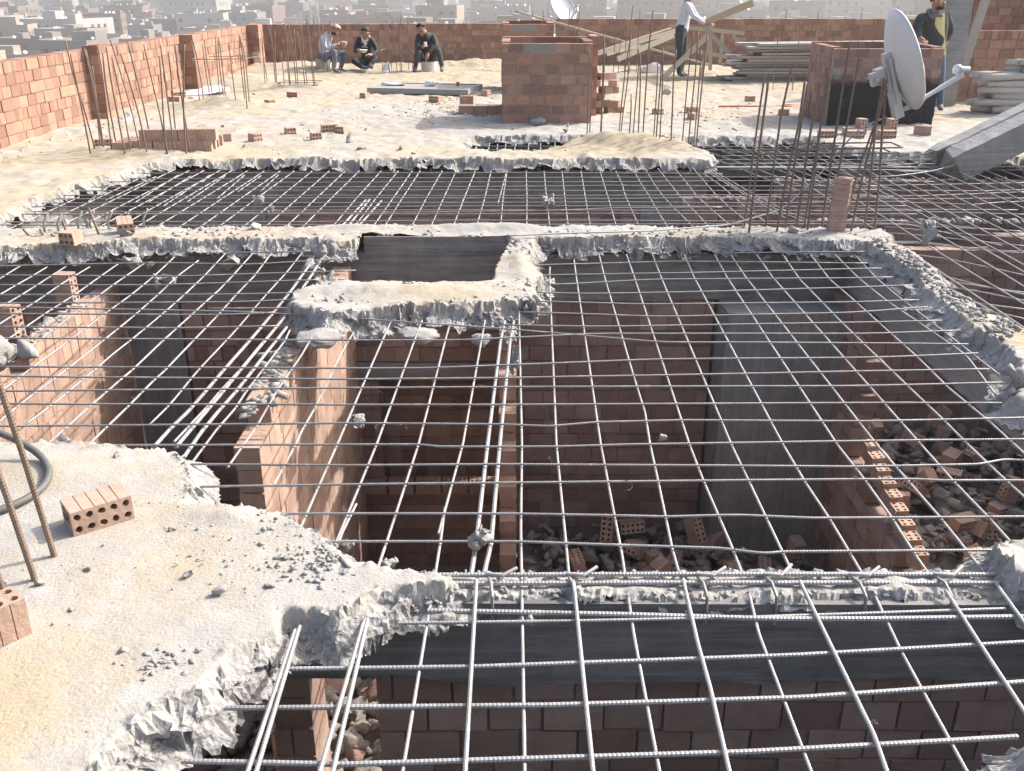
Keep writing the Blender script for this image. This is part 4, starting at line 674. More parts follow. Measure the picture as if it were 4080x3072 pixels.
# starter bars
def starters(label,bars,r=.0078,hoops=(),mat='rust',rib=False):
    b=np.array(bars); e=empty('starter_bars',(float(b[:,0].mean()),float(b[:,1].mean()),0),label,'starter bars','column starter bars')
    for x,y,dx,h in bars:
        k=random.uniform(-.02,.02)
        rebar('bar',[(x,y,-.03),(x+dx*.3+k*.5,y+k*.3,h*.4),(x+dx*.7+k,y,h*.72),(x+dx,y,h)],0,r*random.choice((.9,1,1.1)),mat,e,rib,0)
    for hp in hoops: rebar('stirrup',hp,0,r*.75,mat,e,False,0)
    return e
def hoop(x0,x1,y0,y1,z,sk=0.):
    return [(x0+.04,y0-.03,z-.05),(x0,y0,z),(x1,y0+sk,z+.01),(x1+.03,y1,z),(x0+.02,y1,z-.01),(x0,y0,z+.004),(x0+.05,y0+.05,z-.04)]
starters('tall starter bars standing by the flat brick stack at the left',G1)
starters('starter bars with a raised stirrup in front of the left parapet',G2,hoops=[hoop(-4.5,-3.75,14.0,14.75,.68)])
starters('wide row of starter bars left of the seated men, stirrup near the ground',G3,hoops=[hoop(-3.9,-3.3,16.7,17.1,.07),hoop(-3.95,-3.3,16.65,17.1,.12)])
starters('starter bars in front of the man in the grey hoodie',G4,hoops=[hoop(-3.95,-3.35,19.5,20.0,.42)])
starters('starter bars between the second and third seated man',G5,hoops=[hoop(-2.6,-1.95,19.7,20.3,.45)])
starters('tall starter bars rising from the sand heap in front of the central shaft',G6)
starters('rusty starter bars with a stirrup at the right end of the long strip',G8,.0078,[hoop(1.73,2.66,6.72,6.98,.56),hoop(1.98,2.72,6.70,7.0,.60)],rib=True)
starters('thick rusty starter bars at the left edge of the near slab',[(x,y,-.06 if i<2 else -.1,.95 if i==0 else .8) for i,(x,y,_,h) in enumerate(G9)],.0085,rib=True)
def thin(n,x0,x1,y,h): return [(x0+(x1-x0)*i/(n-1)+random.uniform(-.05,.05),y+random.uniform(-.3,.3),random.uniform(-.03,.03),h*random.uniform(.75,1.1)) for i in range(n)]
starters('thin starter bars behind the hidden shaft left of the leaning pole',thin(8,.35,1.3,18.6,1.2))
starters('thin starter bars left of the standing man by the back parapet',thin(5,1.95,2.4,19.4,1.2))
starters('thin starter bars along the back right parapet behind the plank stack',thin(9,5.6,8.2,20.8,1.15))
starters('thin starter bars just behind the right shaft',thin(7,4.4,5.9,16.5,1.1))
HK=[(-3.39,6.75),(-3.29,6.75),(-3.17,6.81),(-3.08,6.81),(-2.95,6.81),(-2.84,6.86),(-2.72,6.89)]
for x,y in HK:
    o=rebar('bent_bar',[(x,y,-.03),(x,y,.07),(x+.01,y,.105),(x+.035,y,.135),(x+.045,y,.14)],0,.008,'steel_dark',None,False,0)
    tag(o,'short bent bar hooked to the right, standing on the left end of the long strip','rebar hook','bent bars on the long strip')
for x,y,dx,h,l in ((-3.18,6.65,-.02,.11,'straight upright stub bar among the bent hooks on the long strip'),(-2.95,6.65,-.05,.2,'tall brown stub bar leaning left among the bent hooks'),(-3.43,6.64,-.06,.05,'low stub bar leaning left at the front of the hooks'),(-3.34,6.64,-.03,.05,'second low stub bar leaning left at the front of the hooks')):
    tag(rebar('stub_bar',[(x,y,-.03),(x+dx,y,h)],0,.008,'rust',None,False,0),l,'rebar stub')
# ------------------------------------------------------------------ loose bricks and lumps
nb=brick(-1.385,2.745,0,rad(38),'whole perforated brick with stamped letters on its end, lying on the near slab',pose='side')
b=MB()
for st in ([(.035,.066),(.03,.072),(.012,.070),(.002,.064),(.001,.060)],[(-.012,.069),(-.02,.064),(-.028,.067),(-.022,.06),(-.03,.058)],[(.036,.05),(.034,.042),(.026,.039),(.02,.043),(.019,.05)],[(.012,.049),(.008,.041),(.004,.046),(.0,.039)],[(-.012,.05),(-.018,.046),(-.026,.049)],[(-.014,.04),(-.022,.036),(-.032,.034)],[(.028,.033),(.026,.031)],[(.012,.034),(.004,.033)]):
    b.tube([(-BL/2-.0004,y,z) for y,z in st],.0016,5)
sm=bpy.data.materials.new('stamp_groove'); sm.use_nodes=True; sm.node_tree.nodes['Principled BSDF'].inputs['Base Color'].default_value=(.06,.04,.032,1); sm.node_tree.nodes['Principled BSDF'].inputs['Roughness'].default_value=1
so=b.build('stamp',sm); so.parent=nb
brick(-1.46,2.13,0,rad(48),'reddish perforated brick cut by the left edge of the picture',pose='flat')
brick(-3.05,6.42,0,rad(-12),'half brick with four holes at the front edge of the long strip',half=True,pose='side')
brick(-2.79,6.72,0,rad(25),'tilted half brick beside the bent hooks',half=True,pose='side',tilt=rad(18))
brick(2.36,6.81,0,rad(80),'lower of two bricks stood on end among the rusty starter bars',pose='end')
brick(2.382,6.805,.195,rad(62),'upper of two bricks stood on end among the rusty starter bars',pose='end')
LB='loose bricks on the far deck'
def lb(x,y,half=False,lab='loose red brick lying on the sandy far deck',pose='side',yaw=None,g=LB):
    return brick(x,y,0,random.uniform(0,3.1) if yaw is None else yaw,lab,g,half,pose)
for i,(x,y) in enumerate([(-3.28,11.09),(-2.94,11.06),(-2.26,11.13),(-3.45,15.56),(-3.57,14.45),(-2.31,15.42),(-1.16,14.98),(-.42,15.82),(3.63,14.98),(-4.77,18.25),(2.0,13.4),(2.4,12.9),(2.5,13.6),(3.7,13.3)]): lb(x,y,i%3!=0)
brick(-2.64,11.53,0,.5,'red brick with three holes showing, left of the broken pair on the far deck',pose='side',half=True)
brick(-2.22,11.8,0,rad(20),'left brick of the broken pair in the middle of the far deck')
brick(-2.06,11.66,0,rad(-10),'right brick of the broken pair in the middle of the far deck',half=True)
brick(-4.5,10.66,0,rad(10),'single red brick left of the starter bars by the flat brick stack')
brick(-5.1,14.9,0,rad(-15),'perforated brick near the foot of the left parapet')
brick(-5.3,15.6,0,rad(40),'plain brick tilted against the left parapet',tilt=rad(20))
brick(-4.95,17.2,0,rad(15),'brick beside the white bag at the left parapet')
# flat brick stack
for j in range(4):
    for i in range(5): brick(-4.12+.2*i+random.uniform(-.01,.01),10.25+.125*j+.03*i,0,rad(8)+random.uniform(-.06,.06),'brick laid in the flat brick stack by the left starter bars','bricks of the flat stack',pose='flat')
for i in range(4): brick(-3.86+.2*i,10.33+.02*i,BH,rad(6)+random.uniform(-.05,.05),'brick in the upper row of the flat stack by the left starter bars','upper bricks of the flat stack',pose='flat')
# bricks beside the central shaft and before the right one
for j in range(6):
    for i in range(3):
        if random.random()<.85: brick(1.22+.13*i+random.uniform(-.03,.03)-.02*j,13.6+random.uniform(-.05,.05),j*.09,rad(random.uniform(60,120)),'brick in the tumbled heap at the right side of the central shaft','bricks heaped by the central shaft',half=random.random()<.5)
for i in range(7): brick(-.62+.2*(i%3)+random.uniform(-.02,.02),13.5+.14*(i//3),.0 if i<6 else .1,random.uniform(-.2,.2),'brick of the low pile at the left side of the central shaft','bricks left of the central shaft',pose='flat')
for x,y,yaw,ps,l in ((3.68,11.3,.1,'side','leftmost perforated brick at the foot of the black shaft'),(4.03,11.5,-.05,'side','rear brick of the pair before the black shaft'),(4.0,11.3,.12,'side','front brick of the pair before the black shaft'),(4.18,11.52,.3,'end','dark brick stood on end before the black shaft'),(4.37,11.3,0.,'side','perforated brick in the middle before the black shaft'),(4.53,11.5,.2,'end','second dark brick stood on end before the black shaft'),(4.88,11.5,-.5,'flat','rightmost dark perforated brick at the corner of the black shaft')):
    brick(x,y,0,yaw,l,pose=ps)
brick(-3.05,5.5,-.33,rad(75),'perforated brick stood up on top of the sunlit left partition',pose='end')
brick(-3.02,6.2,-.33,rad(85),'brick with holes at the far end of the left partition under the long strip',pose='end')
brick(-3.05,4.9,-.35,rad(60),'broken brick at the near end of the left partition',half=True)
# concrete lumps
def lump(x,y,z,s,l,**k):
    if s<.045 or z>-.03 or k.get('mat') or k.get('flat',1.)<1: return rock(x,y,z,s,l,**k)
    Vs=[];Fs=[];n=0; fl=k.get('flat',1.)
    for i in range(9):
        V,F=random.choice(RT3 if i==0 else RT); q=s*(.8 if i==0 else random.uniform(.22,.5))
        o=np.zeros(3) if i==0 else np.array([random.gauss(0,.3)*s,random.gauss(0,.3)*s,random.uniform(-.3,.35)*s*fl])
        Vs.append(V@rotm(random.uniform(-3,3),random.uniform(-3,3),random.uniform(0,6.3)).T*q*np.array([1,1,fl])+o); Fs.append(F+n); n+=len(V)
    V=np.vstack(Vs); V[:,2]-=V[:,2].min()+.12*s
    return tag(npmesh('concrete_lump',V+np.array([x,y,z]),np.vstack(Fs),M['rock'],None,loc=(x,y,z)),l,'rubble')
lump(-1.84,10.85,0,.10,'block of pale concrete, the largest on the sandy far deck')
lump(-1.64,10.42,0,.06,'dark flat stone at the edge of the far deck'); lump(-1.2,10.42,0,.075,'grey rounded stone at the edge of the far deck, right of the flat one')
lump(.32,12.38,0,.12,'pale lump of concrete at the foot of the central shaft'); lump(2.5,15.9,0,.16,'pale stone before the feet of the standing man')
lump(-2.12,7.9,-.05,.085,'larger pale lump caught in the left of the second mat'); lump(-1.96,7.62,-.05,.05,'small pale lump beside the larger one in the second mat')
lump(.28,7.75,-.05,.10,'white lump caught in the bars in the middle of the second mat')
lump(2.98,6.6,-.05,.10,'pale flat-topped lump standing on the right mat beside the strip',name='concrete_lump',flat=1.5)
lump(-1.83,3.47,-.06,.035,'small lump hanging on a bar above the near slab edge')
lump(-.11,2.66,-.06,.062,'rounded lump skewered on the bars left of the toothed wall end',flat=1.35)
lump(-.40,2.60,-.10,.055,'pointed lump stuck at the edge of the near slab'); lump(-.56,2.73,-.1,.05,'lump wedged between bar and near slab edge')
lump(-.67,3.72,-.12,.055,'pointed lump hanging over the dark brick recess'); lump(-.19,2.29,-.07,.03,'small lump clinging to the thick near bar, left'); lump(.05,2.29,-.08,.032,'small lump clinging to the thick near bar, right of the other')
lump(.62,3.5,-.08,.028,'small flat lump hanging under a bar in the middle mat'); 
lump(-2.72,6.6,-.0,.07,'grey lump holding a bent bar at the front of the long strip'); lump(-3.1,6.85,0,.06,'tan pebble beside the bent hooks',mat='pebble'); lump(-3.3,6.9,0,.055,'flat pale pebble left of the tan one by the hooks',mat='pebble')
lump(-2.62,6.42,-.2,.13,'large crumbled lump hanging under the front of the long strip'); lump(-2.45,6.38,-.3,.10,'crumbled lump below the larger hanging one'); lump(-2.0,6.42,-.19,.14,'cracked flat chunk under the long strip',flat=.6)
lump(-1.33,6.35,-.12,.13,'upper chunk of the pair left of the square hole'); lump(-1.33,6.12,-.16,.13,'lower chunk of the pair left of the square hole'); lump(-1.15,5.62,-.10,.11,'chunk at the left end of the broken lip')
lump(-1.02,4.74,-.12,.13,'angular chunk hanging under the left of the broken lip',flat=.8); lump(-.52,4.86,-.13,.16,'large flat chunk hanging under the middle of the broken lip',flat=.6); lump(-.17,4.74,-.11,.13,'chunk hanging under the right of the broken lip',flat=.8); lump(.0,4.68,-.25,.08,'narrow chunk below the right corner of the broken lip',flat=1.6)
lump(.1,5.2,-.1,.12,'corner lump at the right end of the broken lip')
lump(-2.55,4.4,-.1,.17,'white broken slab fragment poking in at the left edge of the picture')
lump(2.32,3.95,-.08,.14,'white overhanging lump where the crumbling strip widens')
lump(1.75,6.55,-.1,.12,'angular chunk loosened from the front of the long strip')
for x,y,s,l in ((-1.87,7.0-.15,.06,'a'),(2.02,6.72,.05,'b')): lump(x,y,0,s,'pebble lying on the long strip','pebbles on the long strip',mat='pebble') if False else rock(x,y,0,s,'pebble lying on the long strip','pebbles on the long strip','pebble','stone','pebble')
NS='stones lying on the near slab'
for x,y,s in ((-1.3,2.45,.026),(-1.52,2.38,.022),(-1.42,2.37,.026),(-1.27,2.25,.018),(-1.64,2.26,.03),(-.98,2.42,.026),(-.87,2.33,.04),(-.72,2.36,.03),(-1.4,2.05,.024),(-1.05,2.07,.022),(-1.5,3.2,.03),(-1.35,1.93,.026),(-1.12,2.68,.02),(-.95,1.95,.02)):
    rock(x,y,0,s*.78,'grey stone lying on the dusty near slab',NS,'stone','stone')
FS='stones on the far deck'
for i in range(46):
    x=random.uniform(-5.3,5.5);y=random.choice((random.uniform(10.1,12.2),random.uniform(12,19)))
    if (-.7<x<2.2 and 10.3<y<11.6) or (x>2 and y<11.5) or (-.3<x<1.3 and 12.4<y<14) or (3.8<x<5.5 and 12.2<y<13.5): continue
    rock(x,y,0,random.uniform(.02,.05),'small stone lying on the sandy far deck',FS,'stone','stone',random.choice(('rock','pebble')))
# stuff: gravel and debris
def scatter(n,fx,size): return [(*(p:=fx()),size()) for _ in range(n)]
it=[]
def add_sc(n,f,s0,s1,z=0.):
    for _ in range(n):
        x,y=f(); it.append((x,y,z+random.uniform(-.003,.006),random.uniform(s0,s1)*random.choice((1,1,.6))))
ga=random.gauss
add_sc(600,lambda:(ga(-.75,.5),ga(14.0,.6)),.02,.05); add_sc(500,lambda:(random.uniform(-5,5.5),random.uniform(11.8,19)),.008,.025); add_sc(60,lambda:(random.uniform(-5,5.5),random.uniform(11.8,19)),.025,.045); add_sc(300,lambda:(ga(3.0,.9),ga(12.6,.9)),.01,.03); add_sc(200,lambda:(ga(-.1,.5),ga(16.3,.3)),.02,.05); add_sc(120,lambda:(ga(2.2,.45),ga(12.9,.7)),.02,.06); add_sc(160,lambda:(random.uniform(1.2,4),ga(15.2,1.)),.015,.04)
add_sc(160,lambda:(random.uniform(-5.5,-4.9),random.uniform(9.5,14)),.015,.04); add_sc(200,lambda:(random.uniform(-5,-.8),random.uniform(10.1,12.5)),.01,.022)
add_sc(120,lambda:(random.uniform(4.5,7),random.uniform(10.3,12)),.01,.03)
tag(rocks_mesh('gravel',it,M['pebble'],low=True),'pale gravel spread on the far deck between the door panel and the shaft','gravel',kind='stuff')
it=[]
add_sc(260,lambda:(ga(-.86,.09),ga(2.80,.07)),.006,.02); add_sc(160,lambda:(ga(-.6,.07),ga(2.5,.06)),.006,.02); add_sc(1300,lambda:(random.uniform(-2,-.3),random.uniform(1.5,3.3)),.0015,.0042); add_sc(60,lambda:(random.uniform(-1.9,-.5),random.uniform(1.6,3.2)),.005,.009); add_sc(260,lambda:(ga(-.72,.16),ga(2.6,.12)),.002,.009); add_sc(160,lambda:(ga(-1.05,.1),ga(2.95,.06)),.002,.01); add_sc(90,lambda:(ga(-1.72,.12),ga(3.1,.06)),.006,.018); add_sc(80,lambda:(ga(-.92,.04),ga(2.03,.03)),.006,.016)
add_sc(380,lambda:(random.uniform(-.25,1.45),random.uniform(2.40,2.53)),.005,.018,-.06)
add_sc(500,lambda:(random.uniform(-3.6,2.6),random.uniform(6.62,6.9)),.008,.03); add_sc(260,lambda:(ga(-.25,.3),ga(6.85,.05)),.01,.035); add_sc(260,lambda:(random.uniform(-1.15,.05),random.uniform(5.05,5.48)),.008,.03); add_sc(160,lambda:(random.uniform(-.02,.12),random.uniform(5.3,6.5)),.01,.04); add_sc(420,lambda:(random.uniform(2.46,2.66),random.uniform(4.5,6.5)),.01,.035,.01)
it=[q for q in it if q[2]<-.05 or max(sdf(np.array([q[0]]),np.array([q[1]]),P_)[0] for P_ in (NEARP,AP,BP))>.02]
tag(rocks_mesh('debris',it,M['rock'],low=True),'fine broken concrete debris along the ragged slab edges','debris',kind='stuff')
# chunky aggregate along the broken faces
it=[]
def edge_chunks(poly,step,s0,s1,zlo,zhi,out=.1,skip=None):
    n=len(poly)
    for i in range(n):
        a=np.array(poly[i]);b=np.array(poly[(i+1)%n]); L=np.linalg.norm(b-a)
        if L>3.2: continue
        dn=np.array([(b-a)[1],-(b-a)[0]])/(L+1e-9)
        m=(a+b)/2+dn*.02
        if sdf(np.array([m[0]]),np.array([m[1]]),poly)[0]>0: dn=-dn
        for k in range(max(1,int(L/step))):
            p=a+(b-a)*random.random(); u=random.random(); q=p+dn*out*u
            it.append((q[0],q[1],zhi+(zlo-zhi)*.85*u**.45+random.uniform(-.012,.004),random.uniform(s0,s1)))
edge_chunks(NEARP,.0036,.006,.019,-.13,-.01,.062)
edge_chunks(AP,.014,.008,.03,-.14,-.02,.055); edge_chunks(BP,.012,.008,.03,-.14,-.01,.07); edge_chunks(CHP,.006,.006,.022,-.14,.0,.05)
edge_chunks(FARP[2:-3],.022,.012,.036,-.13,-.02,.06)
it=[q for q in it if q[0]>-5.6 and q[1]>.9 and not (-1.1<q[0]<0. and 5.45<q[1]<6.9)]
tag(rocks_mesh('aggregate',it,M['rock'],low=True),'coarse aggregate lumps sticking out of the broken slab edges','aggregate',kind='stuff')
# mortar crust on partition tops
it=[]
add_sc(70,lambda:(ga(-1.25,.035),random.uniform(4.05,5.1)),.025,.055,-.215); add_sc(50,lambda:(ga(-2.94,.035),random.uniform(5.0,6.3)),.025,.055,-.335); add_sc(120,lambda:(random.uniform(2.7,6.3),ga(8.26,.03)),.025,.06,-.27); add_sc(110,lambda:(random.uniform(2.7,6.3),ga(9.78,.03)),.025,.06,-.2); add_sc(40,lambda:(random.uniform(1.8,2.7),ga(9.5,.03)),.025,.05,-.32); add_sc(30,lambda:(-.03+ga(0,.02),ga(5.95,.1)),.03,.06,-.48)
tag(rocks_mesh('mortar_crust',it,M['rock'],low=True),'grey mortar crust along the tops of the brick partitions','mortar',kind='stuff')
# rubble on the room floors
def heap(): 
    global it
    it=[]; add_sc(420,lambda:(random.uniform(.1,2.4),random.uniform(4.4,6.6)),.04,.13,-2.5); add_sc(160,lambda:(random.uniform(.1,1.7),random.uniform(5.4,6.6)),.04,.11,-2.36)
    add_sc(420,lambda:(random.uniform(2.6,5.3),random.uniform(4.7,8.1)),.04,.14,-2.4); add_sc(240,lambda:(random.uniform(2.65,4.7),random.uniform(6.0,8.1)),.04,.13,-2.22)
    add_sc(420,lambda:(random.uniform(-3,.2),random.uniform(3.4,6.2)),.05,.16,-2.7); add_sc(160,lambda:(random.uniform(-1.2,.2),random.uniform(3.8,5.6)),.05,.14,-2.52)
fl2=MB(); fl2.box((.05,4.2,-2.79),(2.4,6.6,-2.55)); fl2.box((2.55,4.6,-2.79),(5.4,8.15,-2.45)); fl2.box((-3.,3.2,-2.79),(.0,6.3,-2.75)); tag(fl2.build('room_floor',M['dustrock']),kind='structure')
heap(); tag(rocks_mesh('rubble',it,M['dustrock']),'heaped grey rubble on the floors of the rooms below','rubble',kind='stuff')
heap(); tag(rocks_mesh('brick_rubble',[q for q in it if random.random()<.3],M['brickrock']),'reddish brick rubble mixed through the heaps in the rooms below','rubble',kind='stuff')
RB='perforated bricks in the rubble below'
for i in range(60):
    if i<22: x,y,z=random.uniform(.15,2.3),random.uniform(5.2,6.45),-2.38
    elif i<54: x,y,z=random.uniform(2.75,4.6),random.uniform(5.6,7.9),-2.25
    else: x,y,z=random.uniform(-.9,-.1),random.uniform(4.4,5.2),-2.45
    brick(x,y,z+random.uniform(-.05,.12),random.uniform(0,6.2),'perforated brick lying tilted in the rubble of a room below',RB,random.random()<.35,random.choice(('side','flat','end')),rad(random.uniform(-40,40)))
brick(1.55,5.1,-2.05,rad(20),'sunlit perforated brick high on the rubble behind the near beam',pose='flat',tilt=rad(-30)); brick(1.2,5.0,-2.1,rad(70),'sunlit plain brick high on the rubble behind the near beam',tilt=rad(25))
brick(2.85,4.9,-1.62,rad(10),'sunlit half brick beside the low partition top',half=True)
# ------------------------------------------------------------------ timber
def board(label,p,q,w,t,mat='wood',group=None,up=(0,0,1),name='wooden_board',cat='board'):
    b=MB(); b.beam(p,q,w,t,up); c=[(p[i]+q[i])/2 for i in range(3)]
    return tag(b.build(name,M[mat],loc=c),label,cat,group)
BLAB=['diagonal brace of the timber trestle, running down to the right','diagonal brace of the timber trestle, running down to the left','upright post of the timber trestle under the hands of the standing man','rear upright post of the timber trestle','thick timber lying on the ground under the trestle','upper long rail behind the trestle, towards the plank stack','lower long rail behind the trestle','short post hanging from the rear rails, left','short post hanging from the rear rails, right','topmost of the long planks leaning to the left of the standing man','second of the long planks leaning to the left of the standing man','rearmost of the long planks leaning to the left of the standing man','wide grey plank leaning below the long ones','short thin plank under the leaning ones','wide blurred board reaching from the trestle to the upper right']
for l,(p,q,w,t) in zip(BLAB,BO):
    if 'long planks' in l: w*=.42
    if 'wide grey' in l or 'rail' in l or 'post' in l: w*=.7
    if 'brace' in l: w*=.8
    if 'blurred' in l: w*=.65; l='wide board reaching from the trestle to the upper right'
    board(l,(p[0],p[1],max(p[2],.02)),(q[0],q[1],max(q[2],.03)),w,t,random.choice(('wood','wood_pale')),up=(0,-1,.1))
V,F=tube(smooth_poly(PO,.1),.022,8); tag(npmesh('wooden_pole',V,F,M['wood_pale'],smooth=True,loc=PO[1]),'long thin pole slanting down to the right across the back of the deck','pole')
PL='planks of the stack beside the black shaft'
for k in range(13):
    for j in range(2):
        x0=3.95+random.uniform(-.15,.3)+(.25 if k>8 else 0); x1=7.6+random.uniform(-.4,.4); z=.03+.052*k; y=18.0+.28*j+random.uniform(-.06,.06)
        board('weathered plank in the big stack behind the black shaft',(x0,y,z),(x1,y+random.uniform(-.1,.1),z+random.uniform(-.01,.01)+.03*(k>8)),.24,.042,random.choice(('wood_grey','wood_grey','wood')),PL)
LG='logs of the pile at the right edge'
for k in range(8):
    for j in range(3):
        r=random.uniform(.045,.062); x0=6.35+random.uniform(-.05,.35)+(.25 if k>5 else 0); z=.06+.088*k; y=13.45+.13*j+random.uniform(-.02,.02)
        if k==7 and j==2: continue
        n=14; pts=[(x0+(3.2)*i/n,y+.012*math.sin(i*.9+k)-.02*i/n,z+.012*math.sin(i*.7+j*2+k)) for i in range(n+1)]
        rr=[r*(.72 if i in (0,n) else 1)*(1+.06*math.sin(i*2.1+k)) for i in range(n+1)]
        V,F=tube(pts,rr,10); tag(npmesh('log',V,F,M['log'],smooth=True,loc=pts[0]),'rounded grey log in the pile at the right edge of the picture','log',LG)
board('yellowish board leaning in the corner of the left and back parapets',(-5.33,20.7,.45),(-5.15,20.3,.08),.14,.03,'wood_pale',up=(0,-1,.2))
# fallen beam with bars
fb=empty('fallen_beam',(4.9,9.9,.15),'heavy broken concrete beam lying tilted at the right edge with bars poking from its end','concrete beam')
p=Vector((4.36,9.62,.02));q=Vector((6.6,10.1,1.0)); d=(q-p).normalized(); sd=d.cross(Vector((0,0,1))).normalized(); u=sd.cross(d)
V=[];F=[];n=26; prof=[(-.21,-.19),(.21,-.19),(.22,.10),(.03,.12),(.02,.105),(-.02,.105),(-.03,.12),(-.22,.11)]
L=(q-p).length
for i in range(n+1):
    c=p+d*L*i/n; k=.0 if i else .04
    for (a,b) in prof:
        jit=.012 if i not in (0,1) else .05
        V.append(tuple(c+sd*(a*(1-k)+random.uniform(-jit,jit)*.22)+u*(b*(1-k)+random.uniform(-jit,jit)*.25)+d*(random.uniform(-.06,.05) if i==0 else 0)))
m=len(prof)
for i in range(n):
    for k in range(m): F.append((i*m+k,i*m+(k+1)%m,(i+1)*m+(k+1)%m,(i+1)*m+k))
F.append(tuple(range(m))[::-1]); F.append(tuple(range(n*m,(n+1)*m)))
npmesh('beam_body',V,F,M['fallen'],fb)
for k in range(6):
    s=p+sd*random.uniform(-.17,.17)+u*random.uniform(-.15,.08)+d*.15; e=s-d*random.uniform(.5,1.0)+Vector((random.uniform(-.25,.05),random.uniform(-.3,.2),0)); e.z=max(-.04,min(e.z,-.02))
    mid=(s+e)/2+Vector((0,0,-.03)); rebar('bar',[tuple(s),tuple(mid),tuple(e),tuple(e+Vector((-.25,-.02,.0)))],0,.007,'steel_dark',fb,False,0)
# door panel with bags
dp=empty('door_panel',(-1.4,16.2,0),'dusty grey door panel lying flat on the deck with plastic bags on it','door panel')
b=MB(); b.obox((-1.43,16.35,.055),(.83,-.16,0),(.10,.48,.0),(0,0,.035)); b.build('panel',M['door'],dp)
b=MB()
for s in (-1,1): b.obox((-1.43+s*.098*.95,16.35+s*.45,.097),(.83,-.16,0),(.008,.035,0),(0,0,.006))
for s in (-1,1): b.obox((-1.43+s*.79,16.35-s*.152,.098),(.04,-.008,0),(.09,.41,0),(0,0,.005))
b.build('panel_frame',M['door'],dp)
def bag(x,y,z,sx,sy,sz,label,mat='bag',seed=0):
    V,F=rock_template(900+seed,3); V=V/np.abs(V).max(0)
    V=V*np.array([sx,sy,sz]); V[:,2]=np.where(V[:,2]<0,V[:,2]*.3,V[:,2])
    w=.12*np.minimum(sx,sz)*(fbm(V[:,0]*22+seed,V[:,1]*22+V[:,2]*15,seed,3)-.45)*2; V=V*(1+w[:,None]/max(sx,.05))
    V+=np.array([x,y,z-V[:,2].min()-.005]); return tag(npmesh('plastic_bag',V,F,M[mat],smooth=False,loc=(x,y,z)),label,'plastic bag')
bag(-1.95,16.55,.09,.24,.1,.05,'flat clear plastic bag on the left of the door panel',seed=1); bag(-1.35,16.4,.09,.15,.1,.08,'crumpled plastic bag on the middle of the door panel',seed=2)
bag(-2.5,20.1,.0,.16,.12,.22,'white plastic bag beside the man sitting cross-legged',seed=3); bag(-3.25,19.75,0,.16,.1,.05,'small striped white bag on the sand by the hoodie man',seed=4)
bag(-5.0,15.9,0,.42,.2,.12,'white and blue sack at the foot of the left parapet',seed=5); bag(-4.9,15.2,0,.12,.1,.05,'small white scrap in front of the sack by the parapet',seed=6)
bag(-4.95,18.0,0,.34,.22,.14,'white bag against the left parapet between the second and third pier',seed=7); bag(2.75,19.7,0,.42,.25,.2,'big white sack behind the standing man',seed=8); bag(2.1,20.,0,.35,.2,.08,'flattened white plastic left of the big sack',seed=9); bag(-5.05,12.85,0,.09,.08,.09,'small white bag at the foot of the nearest pier',seed=10)
b=MB(); b.lathe((-.9,16.45,.09),[(.024,0),(.027,.02),(.027,.065),(.02,.07)],14); tag(b.build('red_can',M['red'],smooth=False,loc=(-.9,16.45,.09)),'small red can on the door panel','can')
V,F=tube([(3.0,14.2,.02),(3.4,14.3,.015),(3.9,14.25,.02),(4.3,14.3,.015),(3.97,14.4,.02)],.012,8); tag(npmesh('orange_rope',V,F,M['orange'],smooth=True,loc=(3.4,14.3,.0)),'orange rope lying on the deck left of the black shaft','rope')
rock(3.6,13.55,0,.04,'small red plastic scrap on the deck left of the black shaft',None,'plastic_scrap','scrap','red')
# hose and cable
V,F=tube(smooth_poly([(-2.2,2.62,.02),(-1.85,2.7,.02),(-1.72,2.78,.02),(-1.66,2.88,.02),(-1.65,2.98,.025),(-1.70,3.08,.04),(-1.80,3.16,.07),(-1.95,3.2,.12),(-2.2,3.22,.2)],.02),.0135,10); tag(npmesh('hose',V,F,M['hose'],smooth=True,loc=(-1.6,2.9,0)),'thick grey hose looping over the left edge of the near slab','hose')
V,F=tube(smooth_poly([(-.02,6.52,.03),(.4,6.6,.03),(1.0,6.7,.02),(1.6,6.85,.03),(2.0,6.95,.12),(2.25,7.0,.35),(2.5,7.0,.7),(2.68,6.98,.78)],.06),.006,8); tag(npmesh('cable',V,F,M['galv'],smooth=True,loc=(.4,6.6,0)),'thin grey cable from the square hole up to the satellite dish','cable')
# bucket and sacks used as seats
b=MB(); b.lathe((-3.8,20.0,0),[(.13,0),(.15,.25),(.16,.26),(.14,.265)],18); tag(b.build('bucket',M['bucket'],smooth=False,loc=(-3.8,20,0)),'upturned grey bucket under the hoodie man','bucket')
b=MB(); b.lathe((-1.68,20.15,0),[(.15,0),(.165,.2),(.17,.21),(.15,.215)],16); tag(b.build('bucket',M['white'],smooth=False,loc=(-1.68,20.15,0)),'white paint bucket under the man in the black jacket','bucket')
